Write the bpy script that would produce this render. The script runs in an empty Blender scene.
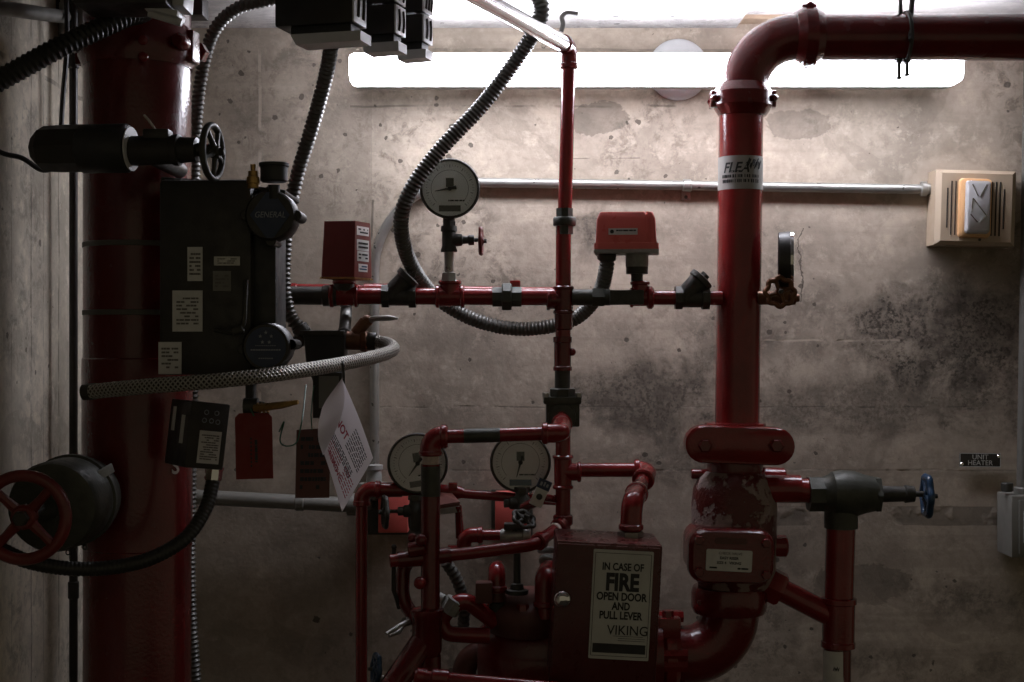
import bpy, bmesh, math, random
from mathutils import Vector, Matrix, Quaternion
random.seed(7)
PI = math.pi
SC = bpy.context.scene
COL = SC.collection
F = 1400.0            # focal length in pixels of the 1024 px wide frame
CAMZ = 1.6
WY = 2.88              # the back wall
def P(x, y, Y):       # a point seen at pixel (x, y) standing at distance Y
    return Vector(((x-512)*Y/F, Y, CAMZ-(y-341)*Y/F))
def K(n, Y):          # a pixel length at distance Y, in metres
    return n*Y/F
def V(*a): return Vector(a)

# ------------------------------------------------------------------ materials
class NT:
    def __init__(s, name):
        s.m = bpy.data.materials.new(name); s.m.use_nodes = True
        s.t = s.m.node_tree; s.n = s.t.nodes; s.l = s.t.links
        s.b = s.n['Principled BSDF']; s.out = s.n['Material Output']
    def add(s, typ, **kw):
        n = s.n.new(typ)
        for k, v in kw.items():
            if k.startswith('i_'):
                key = k[2:]
                key = int(key) if key.isdigit() else key.replace('_', ' ')
                n.inputs[key].default_value = v
            else: setattr(n, k, v)
        return n
    def link(s, a, b): s.l.new(a, b)
    def math(s, op, a, b=None, c=None, clamp=False):
        n = s.n.new('ShaderNodeMath'); n.operation = op; n.use_clamp = clamp
        for i, v in enumerate((a, b, c)):
            if v is None: continue
            if isinstance(v, (int, float)): n.inputs[i].default_value = v
            else: s.l.new(v, n.inputs[i])
        return n.outputs[0]
    def noise(s, scale, detail=4, rough=.55, vec=None, dist=0):
        n = s.add('ShaderNodeTexNoise', i_Scale=scale, i_Detail=detail, i_Roughness=rough, i_Distortion=dist)
        if vec is not None: s.l.new(vec, n.inputs['Vector'])
        return n.outputs['Fac']
    def ramp(s, fac, *stops):
        n = s.n.new('ShaderNodeValToRGB'); e = n.color_ramp.elements
        while len(e) < len(stops): e.new(.5)
        for el, (p, c) in zip(e, stops):
            el.position = p
            el.color = (c, c, c, 1) if isinstance(c, (int, float)) else (*c, 1)
        s.l.new(fac, n.inputs[0]); return n.outputs[0]
    def mix(s, fac, a, b, mode='MIX'):
        n = s.n.new('ShaderNodeMix'); n.data_type = 'RGBA'; n.blend_type = mode
        for sock, v in ((n.inputs[0], fac), (n.inputs[6], a), (n.inputs[7], b)):
            if isinstance(v, (int, float)): sock.default_value = v
            elif isinstance(v, tuple): sock.default_value = (*v, 1)
            else: s.l.new(v, sock)
        return n.outputs[2]
    def bump(s, h, strength=.3, dist=.002):
        n = s.add('ShaderNodeBump', i_Strength=strength, i_Distance=dist)
        s.l.new(h, n.inputs['Height']); s.l.new(n.outputs[0], s.b.inputs['Normal'])
    def coord(s): return s.add('ShaderNodeTexCoord').outputs['Object']

def mat(name, col, rough=.5, metal=0., var=.15, scale=30, bump=.0, bscale=250, spec=.5, coat=0., rvar=.12):
    s = NT(name); c = s.coord()
    f = s.noise(scale, 5, .6, c)
    lo = tuple(x*(1-var) for x in col); hi = tuple(min(1, x*(1+var)) for x in col)
    s.link(s.ramp(f, (.3, lo), (.7, hi)), s.b.inputs['Base Color'])
    r = s.ramp(s.noise(scale*1.7, 3, .5, c), (.3, max(0, rough-rvar)), (.7, min(1, rough+rvar)))
    s.link(r, s.b.inputs['Roughness'])
    s.b.inputs['Metallic'].default_value = metal
    s.b.inputs['Specular IOR Level'].default_value = spec
    s.b.inputs['Coat Weight'].default_value = coat
    s.b.inputs['Coat Roughness'].default_value = .15
    if bump: s.bump(s.noise(bscale, 3, .5, c), bump, .0015)
    return s.m

M = {}
M['red'] = mat('red_paint', (.20, .015, .015), .2, bump=.4, bscale=200, var=.2, scale=12, coat=.4, spec=.4, rvar=.07)
M['red2'] = mat('dark_red_paint', (.125, .010, .010), .22, bump=.45, bscale=180, var=.2, scale=12, coat=.4, spec=.4, rvar=.07)
M['boxred'] = mat('maroon_enamel', (.075, .010, .009), .32, bump=.08, var=.1, coat=.2, spec=.35)
M['redbox'] = mat('dark_red_enamel', (.15, .018, .014), .4, bump=.05, var=.08)
M['fadedink'] = mat('faded_print', (.14, .13, .115), .7, var=.1)
M['duct'] = mat('dull_grey_paint', (.12, .115, .10), .55, var=.15)
M['oxide'] = mat('red_oxide_primer', (.10, .03, .022), .5, bump=.2, bscale=120, var=.2, scale=10)
M['redplastic'] = mat('red_enamel', (.68, .13, .11), .36, bump=.05, var=.05)
M['redtag'] = mat('red_card', (.17, .016, .012), .7, var=.08)
M['redwheel'] = mat('red_wheel_paint', (.15, .018, .014), .4, var=.25, scale=40, coat=.2)
M['black'] = mat('black_paint', (.022, .019, .015), .45, var=.3, bump=.15)
M['blackmatte'] = mat('black_plastic', (.02, .02, .019), .5, var=.2)
M['iron'] = mat('dark_iron', (.045, .043, .036), .5, metal=.2, var=.35, bump=.4, bscale=180)
M['green'] = mat('grey_green_casting', (.055, .057, .045), .5, metal=.2, var=.3, bump=.35, bscale=150)
M['galv'] = mat('galvanised_steel', (.36, .355, .33), .38, metal=.7, var=.15, scale=25, bump=.1)
M['steel'] = mat('bright_steel_pipe', (.75, .75, .76), .24, metal=.85, var=.02, rvar=.02)
M['flex'] = mat('flexible_steel_conduit', (.10, .098, .088), .42, metal=.3, var=.2, scale=60)
M['flexdark'] = mat('dark_flexible_conduit', (.025, .024, .021), .45, metal=.2, var=.2, scale=60)
M['braid'] = None
M['chrome'] = mat('chrome', (.8, .8, .8), .12, metal=1, var=.03, rvar=.03)
M['brass'] = mat('brass', (.42, .26, .09), .35, metal=.9, var=.25, scale=60)
M['bronze'] = mat('brown_bronze', (.16, .07, .035), .4, metal=.5, var=.3, scale=60)
M['dial'] = mat('gauge_dial_paper', (.92, .93, .93), .6, var=.05)
M['ink'] = mat('black_ink', (.02, .02, .02), .6, var=.1)
M['blueink'] = mat('blue_ink', (.03, .09, .17), .6, var=.1)
M['paper'] = mat('paper_label', (.62, .62, .60), .7, var=.08, scale=50)
M['stickerpaper'] = mat('sticker_film', (.36, .355, .33), .45, var=.08)
M['white'] = mat('white_paper', (.80, .76, .75), .7, var=.06, scale=15)
M['redink'] = mat('red_ink', (.45, .06, .09), .7, var=.1)
M['blue'] = mat('blue_wheel_paint', (.014, .045, .095), .35, var=.2, scale=80, coat=.3)
M['navy'] = mat('navy_label', (.028, .042, .085), .5, var=.1)
M['paleink'] = mat('pale_ink', (.30, .32, .36), .6, var=.1)
M['cream'] = mat('cream_plastic', (.44, .35, .25), .45, var=.05, scale=15)
M['amber'] = mat('amber_plastic', (.72, .42, .20), .4, var=.05)
M['slot'] = mat('dark_slot', (.03, .025, .02), .8)
M['greybox'] = mat('grey_enamel', (.17, .165, .145), .45, var=.1, scale=12)
M['palecap'] = mat('pale_plastic', (.62, .62, .62), .45, var=.05)
M['tape'] = mat('thread_tape', (.50, .42, .36), .6, var=.2, scale=90)
M['sealant'] = mat('grey_sealant', (.30, .30, .28), .6, var=.2, scale=60)
M['cable'] = mat('black_cable', (.018, .017, .016), .5, var=.2)
M['plate'] = mat('cover_plate', (.55, .56, .56), .45, metal=.2, var=.06)
M['sign'] = mat('sign_plate', (.50, .50, .47), .5, metal=.1, var=.12, scale=14)
M['wood'] = mat('ceiling_board_edge', (.30, .22, .15), .8, var=.2)
M['housing'] = mat('lamp_housing', (.35, .35, .34), .5, var=.05)
M['redbutton'] = mat('red_rocker', (.5, .06, .04), .4)
M['wire'] = mat('green_wire', (.04, .12, .07), .5)

def emis(name, col, st):
    s = NT(name)
    s.b.inputs['Base Color'].default_value = (.9, .9, .9, 1)
    s.b.inputs['Emission Color'].default_value = (*col, 1)
    s.b.inputs['Emission Strength'].default_value = st
    return s.m
LAMP = 26.0
M['lamp'] = emis('lit_diffuser', (.95, .96, 1.08), LAMP)

def glass():
    s = NT('clear_lens')
    tr = s.add('ShaderNodeBsdfTransparent'); tr.inputs[0].default_value = (.93, .94, .93, 1)
    gl = s.add('ShaderNodeBsdfGlossy'); gl.inputs['Roughness'].default_value = .06
    mx = s.n.new('ShaderNodeMixShader')
    mx.inputs[0].default_value = .05; s.link(tr.outputs[0], mx.inputs[1]); s.link(gl.outputs[0], mx.inputs[2])
    s.link(mx.outputs[0], s.out.inputs['Surface'])
    return s.m
M['glass'] = glass()
def thin_paper():   # sheet paper lets light through from behind
    m = M['white'].copy(); m.name = 'thin_paper'; n = m.node_tree.nodes; l = m.node_tree.links
    tr = n.new('ShaderNodeBsdfTranslucent'); tr.inputs[0].default_value = (.92, .88, .90, 1)
    mx = n.new('ShaderNodeMixShader'); mx.inputs[0].default_value = .6
    l.new(n['Principled BSDF'].outputs[0], mx.inputs[1]); l.new(tr.outputs[0], mx.inputs[2]); l.new(mx.outputs[0], n['Material Output'].inputs['Surface'])
    return m
M['thin'] = thin_paper()
def lensm():
    s = NT('strobe_lens')
    s.b.inputs['Base Color'].default_value = (.62, .62, .62, 1)
    s.b.inputs['Roughness'].default_value = .12
    s.b.inputs['Transmission Weight'].default_value = .35
    s.b.inputs['IOR'].default_value = 1.45
    c = s.coord(); s.bump(s.noise(90, 2, .5, c), .3, .002)
    return s.m
M['lens'] = lensm()
def peel():   # red paint with grey primer showing in ragged patches
    s = NT('peeling_red_paint'); c = s.coord()
    big = s.noise(13, 3, .55, c, .6); fine = s.noise(75, 4, .6, c)
    f = s.math('ADD', big, s.math('MULTIPLY', s.math('SUBTRACT', fine, .5), .35))
    fac = s.ramp(f, (.50, 0.), (.53, 1.))
    s.link(s.mix(fac, (.10, .013, .011), (.27, .20, .18)), s.b.inputs['Base Color'])
    s.link(s.ramp(fac, (0, .3), (1, .6)), s.b.inputs['Roughness'])
    s.bump(s.math('ADD', s.noise(170, 3, .6, c), s.math('MULTIPLY', fac, -.7)), .7, .003)
    return s.m
M['peel'] = peel()
def braid():
    s = NT('braided_steel'); uv = s.add('ShaderNodeTexCoord').outputs['UV']
    sep = s.add('ShaderNodeSeparateXYZ'); s.link(uv, sep.inputs[0])
    u, v = sep.outputs[0], sep.outputs[1]
    a = s.math('SINE', s.math('ADD', s.math('MULTIPLY', u, 950.), s.math('MULTIPLY', v, 8*2*PI)))
    b = s.math('SINE', s.math('SUBTRACT', s.math('MULTIPLY', u, 950.), s.math('MULTIPLY', v, 8*2*PI)))
    h = s.math('MAXIMUM', a, b)
    f = s.ramp(s.math('MULTIPLY_ADD', h, .5, .5), (.35, (.07, .065, .06)), (.95, (.55, .53, .48)))
    s.link(f, s.b.inputs['Base Color'])
    s.b.inputs['Metallic'].default_value = .7; s.b.inputs['Roughness'].default_value = .4
    s.bump(h, .8, .003)
    return s.m
M['braid'] = braid()

def concrete(name, base, blots=(), lines=(), cracks=(), axis=0, tone=(), seed=0.):
    """poured concrete: cloudy tone, form-board lines, pits, speckled stains with their own places"""
    s = NT(name); c = s.coord()
    sep = s.add('ShaderNodeSeparateXYZ'); s.link(c, sep.inputs[0])
    X, Z = sep.outputs[axis], sep.outputs[2]
    mp = s.add('ShaderNodeMapping'); s.link(c, mp.inputs[0]); mp.inputs['Location'].default_value = (seed, seed*.7, seed*1.3)
    c2 = mp.outputs[0]
    cloud = s.noise(2.2, 6, .62, c2, .4); mid = s.noise(9, 7, .65, c2, .3); fine = s.noise(70, 6, .7, c2)
    d = tuple(x*.66 for x in base); h = tuple(min(1, x*1.22) for x in base)
    col = s.mix(s.ramp(s.math('ADD', s.math('MULTIPLY', cloud, .6), s.math('MULTIPLY', mid, .4)), (.40, 0.), (.62, 1.)), d, h)
    col = s.mix(s.ramp(fine, (.35, .35), (.55, 0.)), col, tuple(x*.55 for x in base))
    # water marks: smooth-edged darker patches
    wm = s.noise(4.3, 5, .5, c2, 1.2)
    col = s.mix(s.ramp(wm, (.585, 0.), (.60, .38), (.70, .22)), col, tuple(x*.55 for x in base))
    pale = s.noise(5.1, 6, .6, c2, .7)
    col = s.mix(s.ramp(pale, (.60, 0.), (.66, .35)), col, tuple(min(1, x*1.35) for x in base))
    # flaked and mottled skin, gathered in large areas
    area = s.ramp(s.noise(2.7, 4, .55, c2, .8), (.44, 0.), (.60, 1.))
    fl = s.ramp(s.noise(26, 8, .78, c2, .4), (.40, .85), (.52, 0.))
    col = s.mix(s.math('MULTIPLY', fl, area), col, tuple(x*.42 for x in base))
    fl2 = s.ramp(s.noise(34, 7, .75, c2, .2), (.54, 0.), (.66, .6))
    col = s.mix(fl2, col, tuple(min(1, x*1.28) for x in base))
    # streaks along the boards
    ms = s.add('ShaderNodeMapping'); s.link(c, ms.inputs[0])
    ms.inputs['Scale'].default_value = (1.2, 1.2, 26.) if axis == 0 else (10., 10., .8)
    st = s.noise(1.6, 5, .6, ms.outputs[0])
    col = s.mix(s.ramp(st, (.36, .30 if axis == 0 else .05), (.5, 0.)), col, tuple(x*.6 for x in base))
    wob = s.noise(9, 7, .68, c2, .5)
    speck = s.ramp(s.noise(95, 5, .75, c2), (.42, 1.), (.56, 0.))
    patch = s.ramp(s.noise(22, 5, .7, c2), (.40, 1.), (.58, 0.))
    for (x, z, rx, rz, k, spk) in blots:
        dx = s.math('DIVIDE', s.math('SUBTRACT', X, x), rx); dz = s.math('DIVIDE', s.math('SUBTRACT', Z, z), rz)
        r2 = s.math('ADD', s.math('MULTIPLY', dx, dx), s.math('MULTIPLY', dz, dz))
        r2 = s.math('ADD', r2, s.math('MULTIPLY', s.math('SUBTRACT', wob, .5), 4.2))
        f = s.ramp(r2, (.15, 1.), (1.0, 0.))
        if spk: f = s.math('MULTIPLY', f, s.math('MULTIPLY_ADD', s.math('MAXIMUM', speck, s.math('MULTIPLY', patch, .8)), .68, .32))
        else:
            f = s.ramp(r2, (.75, 1.), (.85, 0.))
        col = s.mix(s.math('MULTIPLY', f, abs(k)), col, tuple(x*.16 for x in base) if k > 0 else tuple(min(1, x*1.3) for x in base))
    for (lo, hi, k) in tone:    # boards of another pour, darker or paler
        f = s.math('MULTIPLY', s.math('GREATER_THAN', X, lo), s.math('LESS_THAN', X, hi))
        col = s.mix(s.math('MULTIPLY', f, abs(k)), col, tuple(x*.45 for x in base) if k > 0 else tuple(min(1, x*1.5) for x in base))
    hgt = s.math('MULTIPLY', mid, .5)
    wl = s.math('MULTIPLY', s.math('SUBTRACT', s.noise(6, 3, .5, c2), .5), .03)
    br = s.ramp(s.noise(14, 3, .5, c2), (.42, 0.), (.52, 1.))
    for (pos, horiz, a, b, w, k) in lines:
        t = s.math('ABSOLUTE', s.math('SUBTRACT', s.math('ADD', Z if horiz else X, s.math('MULTIPLY', wl, .35)), pos))
        f = s.math('LESS_THAN', t, w)
        o = X if horiz else Z
        f = s.math('MULTIPLY', f, s.math('MULTIPLY', s.math('GREATER_THAN', o, a), s.math('LESS_THAN', o, b)))
        f = s.math('MULTIPLY', f, br)
        col = s.mix(s.math('MULTIPLY', f, abs(k)), col, tuple(x*.15 for x in base) if k > 0 else tuple(min(1, x*1.6) for x in base))
        hgt = s.math('SUBTRACT', hgt, s.math('MULTIPLY', f, .5))
    wc = s.math('MULTIPLY', s.math('SUBTRACT', s.noise(20, 4, .6, c2), .5), .05)
    for (x, a, b) in cracks:
        t = s.math('ABSOLUTE', s.math('SUBTRACT', s.math('ADD', X, wc), x))
        f = s.math('LESS_THAN', t, .0016)
        f = s.math('MULTIPLY', f, s.math('MULTIPLY', s.math('GREATER_THAN', Z, a), s.math('LESS_THAN', Z, b)))
        col = s.mix(s.math('MULTIPLY', f, .75), col, tuple(x*.15 for x in base))
        hgt = s.math('SUBTRACT', hgt, f)
    vo = s.add('ShaderNodeTexVoronoi', i_Scale=15.); s.link(c2, vo.inputs['Vector'])
    vd = s.math('ADD', vo.outputs['Distance'], s.math('MULTIPLY', s.math('SUBTRACT', fine, .5), .35))
    rnd = s.add('ShaderNodeSeparateColor'); s.link(vo.outputs['Color'], rnd.inputs[0])
    size = s.math('MULTIPLY', s.math('POWER', rnd.outputs[0], 7.), .15)
    pit = s.math('LESS_THAN', vd, size)
    col = s.mix(s.math('MULTIPLY', pit, .8), col, tuple(x*.13 for x in base))
    hgt = s.math('SUBTRACT', hgt, s.math('MULTIPLY', pit, 1.2))
    v2 = s.add('ShaderNodeTexVoronoi', i_Scale=46.); s.link(c2, v2.inputs['Vector'])
    r2_ = s.add('ShaderNodeSeparateColor'); s.link(v2.outputs['Color'], r2_.inputs[0])
    pit2 = s.math('LESS_THAN', s.math('ADD', v2.outputs['Distance'], s.math('MULTIPLY', s.math('SUBTRACT', fine, .5), .5)), s.math('MULTIPLY', s.math('MULTIPLY', s.math('POWER', r2_.outputs[1], 9.), s.math('ADD', area, .25)), .26))
    col = s.mix(s.math('MULTIPLY', pit2, .75), col, tuple(x*.14 for x in base))
    hgt = s.math('SUBTRACT', hgt, pit2)
    s.link(col, s.b.inputs['Base Color'])
    s.b.inputs['Roughness'].default_value = .85; s.b.inputs['Specular IOR Level'].default_value = .25
    s.bump(s.math('ADD', hgt, s.math('MULTIPLY', fine, .25)), .5, .006)
    return s.m

def wx(x): return (x-512)*WY/F
def wz(y): return CAMZ-(y-341)*WY/F
blots = [(wx(950), wz(335), .22, .12, 1., 1), (wx(610), wz(232), .075, .05, .75, 1), (wx(640), wz(395), .20, .10, .85, 1),
         (wx(600), wz(240), .10, .07, .5, 1), (wx(690), wz(460), .12, .06, .6, 1), (wx(850), wz(405), .30, .07, .62, 1), (wx(985), wz(400), .10, .10, .6, 1),
         (wx(860), wz(585), .11, .05, .38, 0), (wx(980), wz(605), .16, .06, .6, 1), (wx(600), wz(118), .06, .035, .45, 0),
         (wx(880), wz(660), .20, .035, .5, 1), (wx(800), wz(125), .07, .03, .4, 0), (wx(540), wz(300), .10, .06, .35, 1),
         (wx(320), wz(590), .22, .15, .25, 1), (wx(235), wz(110), .06, .05, .35, 1), (wx(720), wz(330), .12, .10, .4, 1)]
lines = [(wz(297), 1, wx(455), wx(560), .0015, .4), (wz(340), 1, wx(760), wx(900), .002, -.4), (wz(407), 1, wx(380), wx(1010), .0016, .4),
         (wz(516), 1, wx(740), wx(1010), .02, .45), (wz(106), 1, wx(350), wx(700), .0022, .45), (wz(158), 1, wx(560), wx(640), .0013, .5), (wz(50), 1, wx(340), wx(1024), .003, .35),
         (wx(260), 0, wz(430), wz(20), .003, -.3), (wx(372), 0, wz(520), wz(200), .0022, .6), (wz(470), 1, wx(190), wx(1024), .002, .3)]
M['wall'] = concrete('back_wall_concrete', (.41, .345, .275), blots, lines, [(wx(801), wz(302), wz(228)), (wx(596), wz(660), wz(600))], 0,
                     [(-2., wx(372), .30)], 3.)
M['wall_l'] = concrete('side_wall_concrete', (.62, .56, .45), [], [(2.30, 0, -1, 9, .0025, .6), (2.44, 0, -1, 9, .003, .6), (2.36, 0, -1, 9, .0015, .4), (2.21, 0, -1, 9, .0015, .4),
                                                                   (CAMZ+.445, 1, -9, 9, .004, .5)], [], 1, [], 11.)
M['ceil'] = concrete('ceiling_concrete', (.52, .50, .48), [], [], [], 0, [], 21.)
M['floor'] = concrete('floor_concrete', (.07, .06, .05), [], [], [], 0, [], 31.)

# ------------------------------------------------------------------ mesh building
def basis(d):
    d = d.normalized()
    u = Vector((0, 0, 1)) if abs(d.z) < .9 else Vector((1, 0, 0))
    a = d.cross(u).normalized(); return a, d.cross(a).normalized()
ORI = {}
class MB:
    def __init__(s): s.b = bmesh.new(); s.uv = s.b.loops.layers.uv.new('UVMap')
    def ring(s, c, a, b, r, n): return [s.b.verts.new(c+(a*math.cos(2*PI*i/n)+b*math.sin(2*PI*i/n))*r) for i in range(n)]
    def skin(s, rings, us=None, caps=True, closed=False):
        n = len(rings[0]); m = len(rings)
        for j in range(m if closed else m-1):
            A, B = rings[j], rings[(j+1) % m]
            for i in range(n):
                f = s.b.faces.new((A[i], A[(i+1) % n], B[(i+1) % n], B[i]))
                if us:
                    for lp, (uu, vv) in zip(f.loops, ((us[j], i/n), (us[j], (i+1)/n), (us[j+1], (i+1)/n), (us[j+1], i/n))): lp[s.uv].uv = (uu, vv)
        if caps and not closed:
            s.b.faces.new(rings[0][::-1]); s.b.faces.new(rings[-1])
        return s
    def tube(s, pts, r, n=16, caps=True, uv=False, closed=False):
        pts = [Vector(p) for p in pts]; m = len(pts)
        rr = r if isinstance(r, (list, tuple)) else [r]*m
        tang = []
        for i in range(m):
            if closed: t = pts[(i+1) % m]-pts[i-1]
            else: t = pts[min(i+1, m-1)]-pts[max(i-1, 0)]
            tang.append(t.normalized())
        a, b = basis(tang[0]); rings = []; us = [0.]
        for i in range(m):
            if i:
                q = tang[i-1].rotation_difference(tang[i]); a = q @ a; b = q @ b
                us.append(us[-1]+(pts[i]-pts[i-1]).length)
            rings.append(s.ring(pts[i], a, b, rr[i], n))
        return s.skin(rings, us if uv else None, caps, closed)
    def cyl(s, p0, p1, r0, r1=None, n=20, ch=0.):
        p0, p1 = Vector(p0), Vector(p1); r1 = r0 if r1 is None else r1
        L = (p1-p0).length
        if ch: return s.lathe(p0, p1-p0, [(0, r0-ch), (ch, r0), (L-ch, r1), (L, r1-ch)], n)
        return s.lathe(p0, p1-p0, [(0, r0), (L, r1)], n)
    def lathe(s, p, d, prof, n=24, up=None):
        p = Vector(p); d = Vector(d).normalized(); a, b = basis(d)
        rings = [s.ring(p+d*t, a, b, max(r, 1e-5), n) for t, r in prof]
        return s.skin(rings)
    def band(s, c, d, r, L, ch=None, n=20):
        c = Vector(c); d = Vector(d).normalized(); ch = min(L*.25, r*.15) if ch is None else ch
        return s.lathe(c-d*L/2, d, [(0, r-ch), (ch, r), (L-ch, r), (L, r-ch)], n)
    def torus(s, c, d, R, r, n=40, k=10, wav=0, amp=0.):
        c = Vector(c); d = Vector(d).normalized(); a, b = basis(d)
        pts = []
        for i in range(n):
            t = 2*PI*i/n; q = R*(1+amp*math.cos(wav*t)) if wav else R
            pts.append(c+(a*math.cos(t)+b*math.sin(t))*q)
        return s.tube(pts, r, k, closed=True)
    def ball(s, c, r, d=(0, 0, 1), sq=1., n=16):
        m = 9; prof = [(-r*sq*math.cos(PI*i/m), r*math.sin(PI*i/m)) for i in range(m+1)]
        return s.lathe(Vector(c), d, prof, n)
    def box(s, size, mtx, bev=0., seg=2):
        t = bmesh.new(); bmesh.ops.create_cube(t, size=1.)
        bmesh.ops.scale(t, vec=size, verts=t.verts)
        if bev: bmesh.ops.bevel(t, geom=t.edges[:], offset=bev, segments=seg, affect='EDGES', profile=.6)
        bmesh.ops.transform(t, matrix=mtx, verts=t.verts); s.merge(t); return s
    def merge(s, t):
        me = bpy.data.meshes.new('t'); t.to_mesh(me); t.free(); s.b.from_mesh(me); bpy.data.meshes.remove(me)
    def prism(s, poly, secs, mtx):
        """poly [(x, z)], secs [(y, scale or (sx, sz))]: sections along local y joined up"""
        rings = []
        for y, k in secs:
            kx, kz = k if isinstance(k, tuple) else (k, k)
            rings.append([s.b.verts.new(mtx @ Vector((x*kx, y, z*kz))) for x, z in poly])
        return s.skin(rings)
    def sheet(s, grid, th=0.):
        rows = [[s.b.verts.new(Vector(p)) for p in row] for row in grid]
        for i in range(len(rows)-1):
            for j in range(len(rows[0])-1):
                s.b.faces.new((rows[i][j], rows[i][j+1], rows[i+1][j+1], rows[i+1][j]))
        if th:
            s.b.normal_update(); bmesh.ops.solidify(s.b, geom=s.b.faces[:], thickness=th)
        return s
    def build(s, name, m, parent=None, smooth=True, ang=38, **tags):
        bmesh.ops.recalc_face_normals(s.b, faces=s.b.faces[:])
        me = bpy.data.meshes.new(name)
        o = bpy.data.objects.new(name, me)
        if parent is None:
            vs = [v.co for v in s.b.verts]
            lo = Vector([min(v[i] for v in vs) for i in range(3)]); hi = Vector([max(v[i] for v in vs) for i in range(3)])
            org = Vector(((lo.x+hi.x)/2, (lo.y+hi.y)/2, lo.z)) if tags.pop('org', True) else Vector()
            o.location = org
        else:
            tags.pop('org', None); org = ORI[parent]; o.parent = parent
        bmesh.ops.translate(s.b, vec=-org, verts=s.b.verts)
        s.b.to_mesh(me); s.b.free()
        if smooth:
            me.polygons.foreach_set('use_smooth', [True]*len(me.polygons))
            try: me.set_sharp_from_angle(angle=math.radians(ang))
            except Exception: pass
        me.materials.append(M[m] if isinstance(m, str) else m)
        COL.objects.link(o); ORI[o] = org
        for k, v in tags.items():
            if v: o[k] = v
        return o
def T(name, label, category, loc, group=None):
    o = bpy.data.objects.new(name, None); o.empty_display_size = .03
    COL.objects.link(o); o.location = loc; ORI[o] = Vector(loc)
    o['label'] = label; o['category'] = category
    if group: o['group'] = group
    return o
def MX(c, rx=0, ry=0, rz=0):
    return Matrix.Translation(Vector(c)) @ Matrix.Rotation(rz, 4, 'Z') @ Matrix.Rotation(ry, 4, 'Y') @ Matrix.Rotation(rx, 4, 'X')
def fil(pts, rad, n=8):
    """polyline with rounded corners"""
    pts = [Vector(p) for p in pts]; out = [pts[0]]
    for i in range(1, len(pts)-1):
        a, b, c = pts[i-1], pts[i], pts[i+1]
        r = rad[i-1] if isinstance(rad, (list, tuple)) else rad
        u = (a-b).normalized(); w = (c-b).normalized()
        ang = u.angle(w); t = min(r/math.tan(ang/2), (a-b).length*.98, (c-b).length*.98); r = t*math.tan(ang/2)
        cen = b+(u+w).normalized()*(r/math.sin(ang/2))
        s0 = b+u*t-cen; s1 = b+w*t-cen
        q = s0.rotation_difference(s1)
        for k in range(n+1): out.append(cen+Quaternion().slerp(q, k/n) @ s0)
    out.append(pts[-1]); return out
def spline(pts, n=14):
    pts = [Vector(p) for p in pts]; pp = [pts[0]*2-pts[1]]+pts+[pts[-1]*2-pts[-2]]; out = []
    for i in range(1, len(pp)-2):
        a, b, c, d = pp[i-1:i+3]
        for k in range(n):
            t = k/n
            out.append(.5*((2*b)+(c-a)*t+(2*a-5*b+4*c-d)*t*t+(3*b-a-3*c+d)*t**3))
    out.append(pts[-1]); return out
def resample(pts, step):
    L = [0.]
    for i in range(1, len(pts)): L.append(L[-1]+(pts[i]-pts[i-1]).length)
    n = max(4, int(L[-1]/step)); out = []; j = 0
    for k in range(n+1):
        t = L[-1]*k/n
        while j < len(L)-2 and L[j+1] < t: j += 1
        f = (t-L[j])/max(1e-9, L[j+1]-L[j]); out.append(pts[j].lerp(pts[j+1], f))
    return out
def corrugated(mb, pts, r, pitch=.0075, amp=.085, n=14):
    q = resample(spline(pts), pitch/4)
    rr = [r*(1-amp+2*amp*(.5, 1., .5, 0.)[i % 4]) for i in range(len(q))]
    return mb.tube(q, rr, n)
def rrect(w, h, r, n=4):
    out = []
    for cx, cz, a0 in ((w/2-r, h/2-r, 0), (-w/2+r, h/2-r, PI/2), (-w/2+r, -h/2+r, PI), (w/2-r, -h/2+r, 1.5*PI)):
        for k in range(n+1):
            a = a0+PI/2*k/n; out.append((cx+r*math.cos(a), cz+r*math.sin(a)))
    return out
def hexp(r, n=6, a0=0.): return [(r*math.cos(2*PI*i/n+a0), r*math.sin(2*PI*i/n+a0)) for i in range(n)]
def lettering(s, size, m, parent, fn, align='CENTER', bold=0., ext=.0003, sx=1., shear=0., name='lettering'):
    """flat letters; fn maps (u, v, w) on the lettered surface to the place"""
    cu = bpy.data.curves.new('t', 'FONT'); cu.body = s; cu.size = size; cu.align_x = align; cu.align_y = 'CENTER'
    cu.offset = bold; cu.extrude = ext; cu.shear = shear; cu.resolution_u = 3
    ob = bpy.data.objects.new('t', cu); COL.objects.link(ob)
    dg = bpy.context.evaluated_depsgraph_get(); dg.update()
    me = bpy.data.meshes.new_from_object(ob.evaluated_get(dg))
    bpy.data.objects.remove(ob); bpy.data.curves.remove(cu)
    for v in me.vertices: v.co = fn(v.co.x*sx, v.co.y, v.co.z)-ORI[parent]
    me.materials.clear(); me.materials.append(M[m]); me.name = name
    o = bpy.data.objects.new(name, me); o.parent = parent; COL.objects.link(o); ORI[o] = ORI[parent]
    return o
def face_fn(mtx):   # local plate frame: x right, z up, front towards -y
    return lambda u, v, w: mtx @ Vector((u, -w, v))
def bars(rows, mtx, lift=.0006):
    """printed lines too small to read: rows of (x, z, w, h) strokes"""
    mb = MB()
    for x, z, w, h in rows: mb.box((w, .0006, h), mtx @ Matrix.Translation((x, -lift, z)))
    return mb
def print_rows(w, h, n, seed, fill=.8):
    rd = random.Random(seed); out = []
    for i in range(n):
        z = h/2-h*(i+.5)/n; x = -w/2
        while x < w/2*.95:
            l = rd.uniform(.08, .3)*w
            l = min(l, w/2-x)
            if rd.random() < fill: out.append((x+l/2, z, l*.86, h/n*.5))
            x += l
    return out

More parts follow.
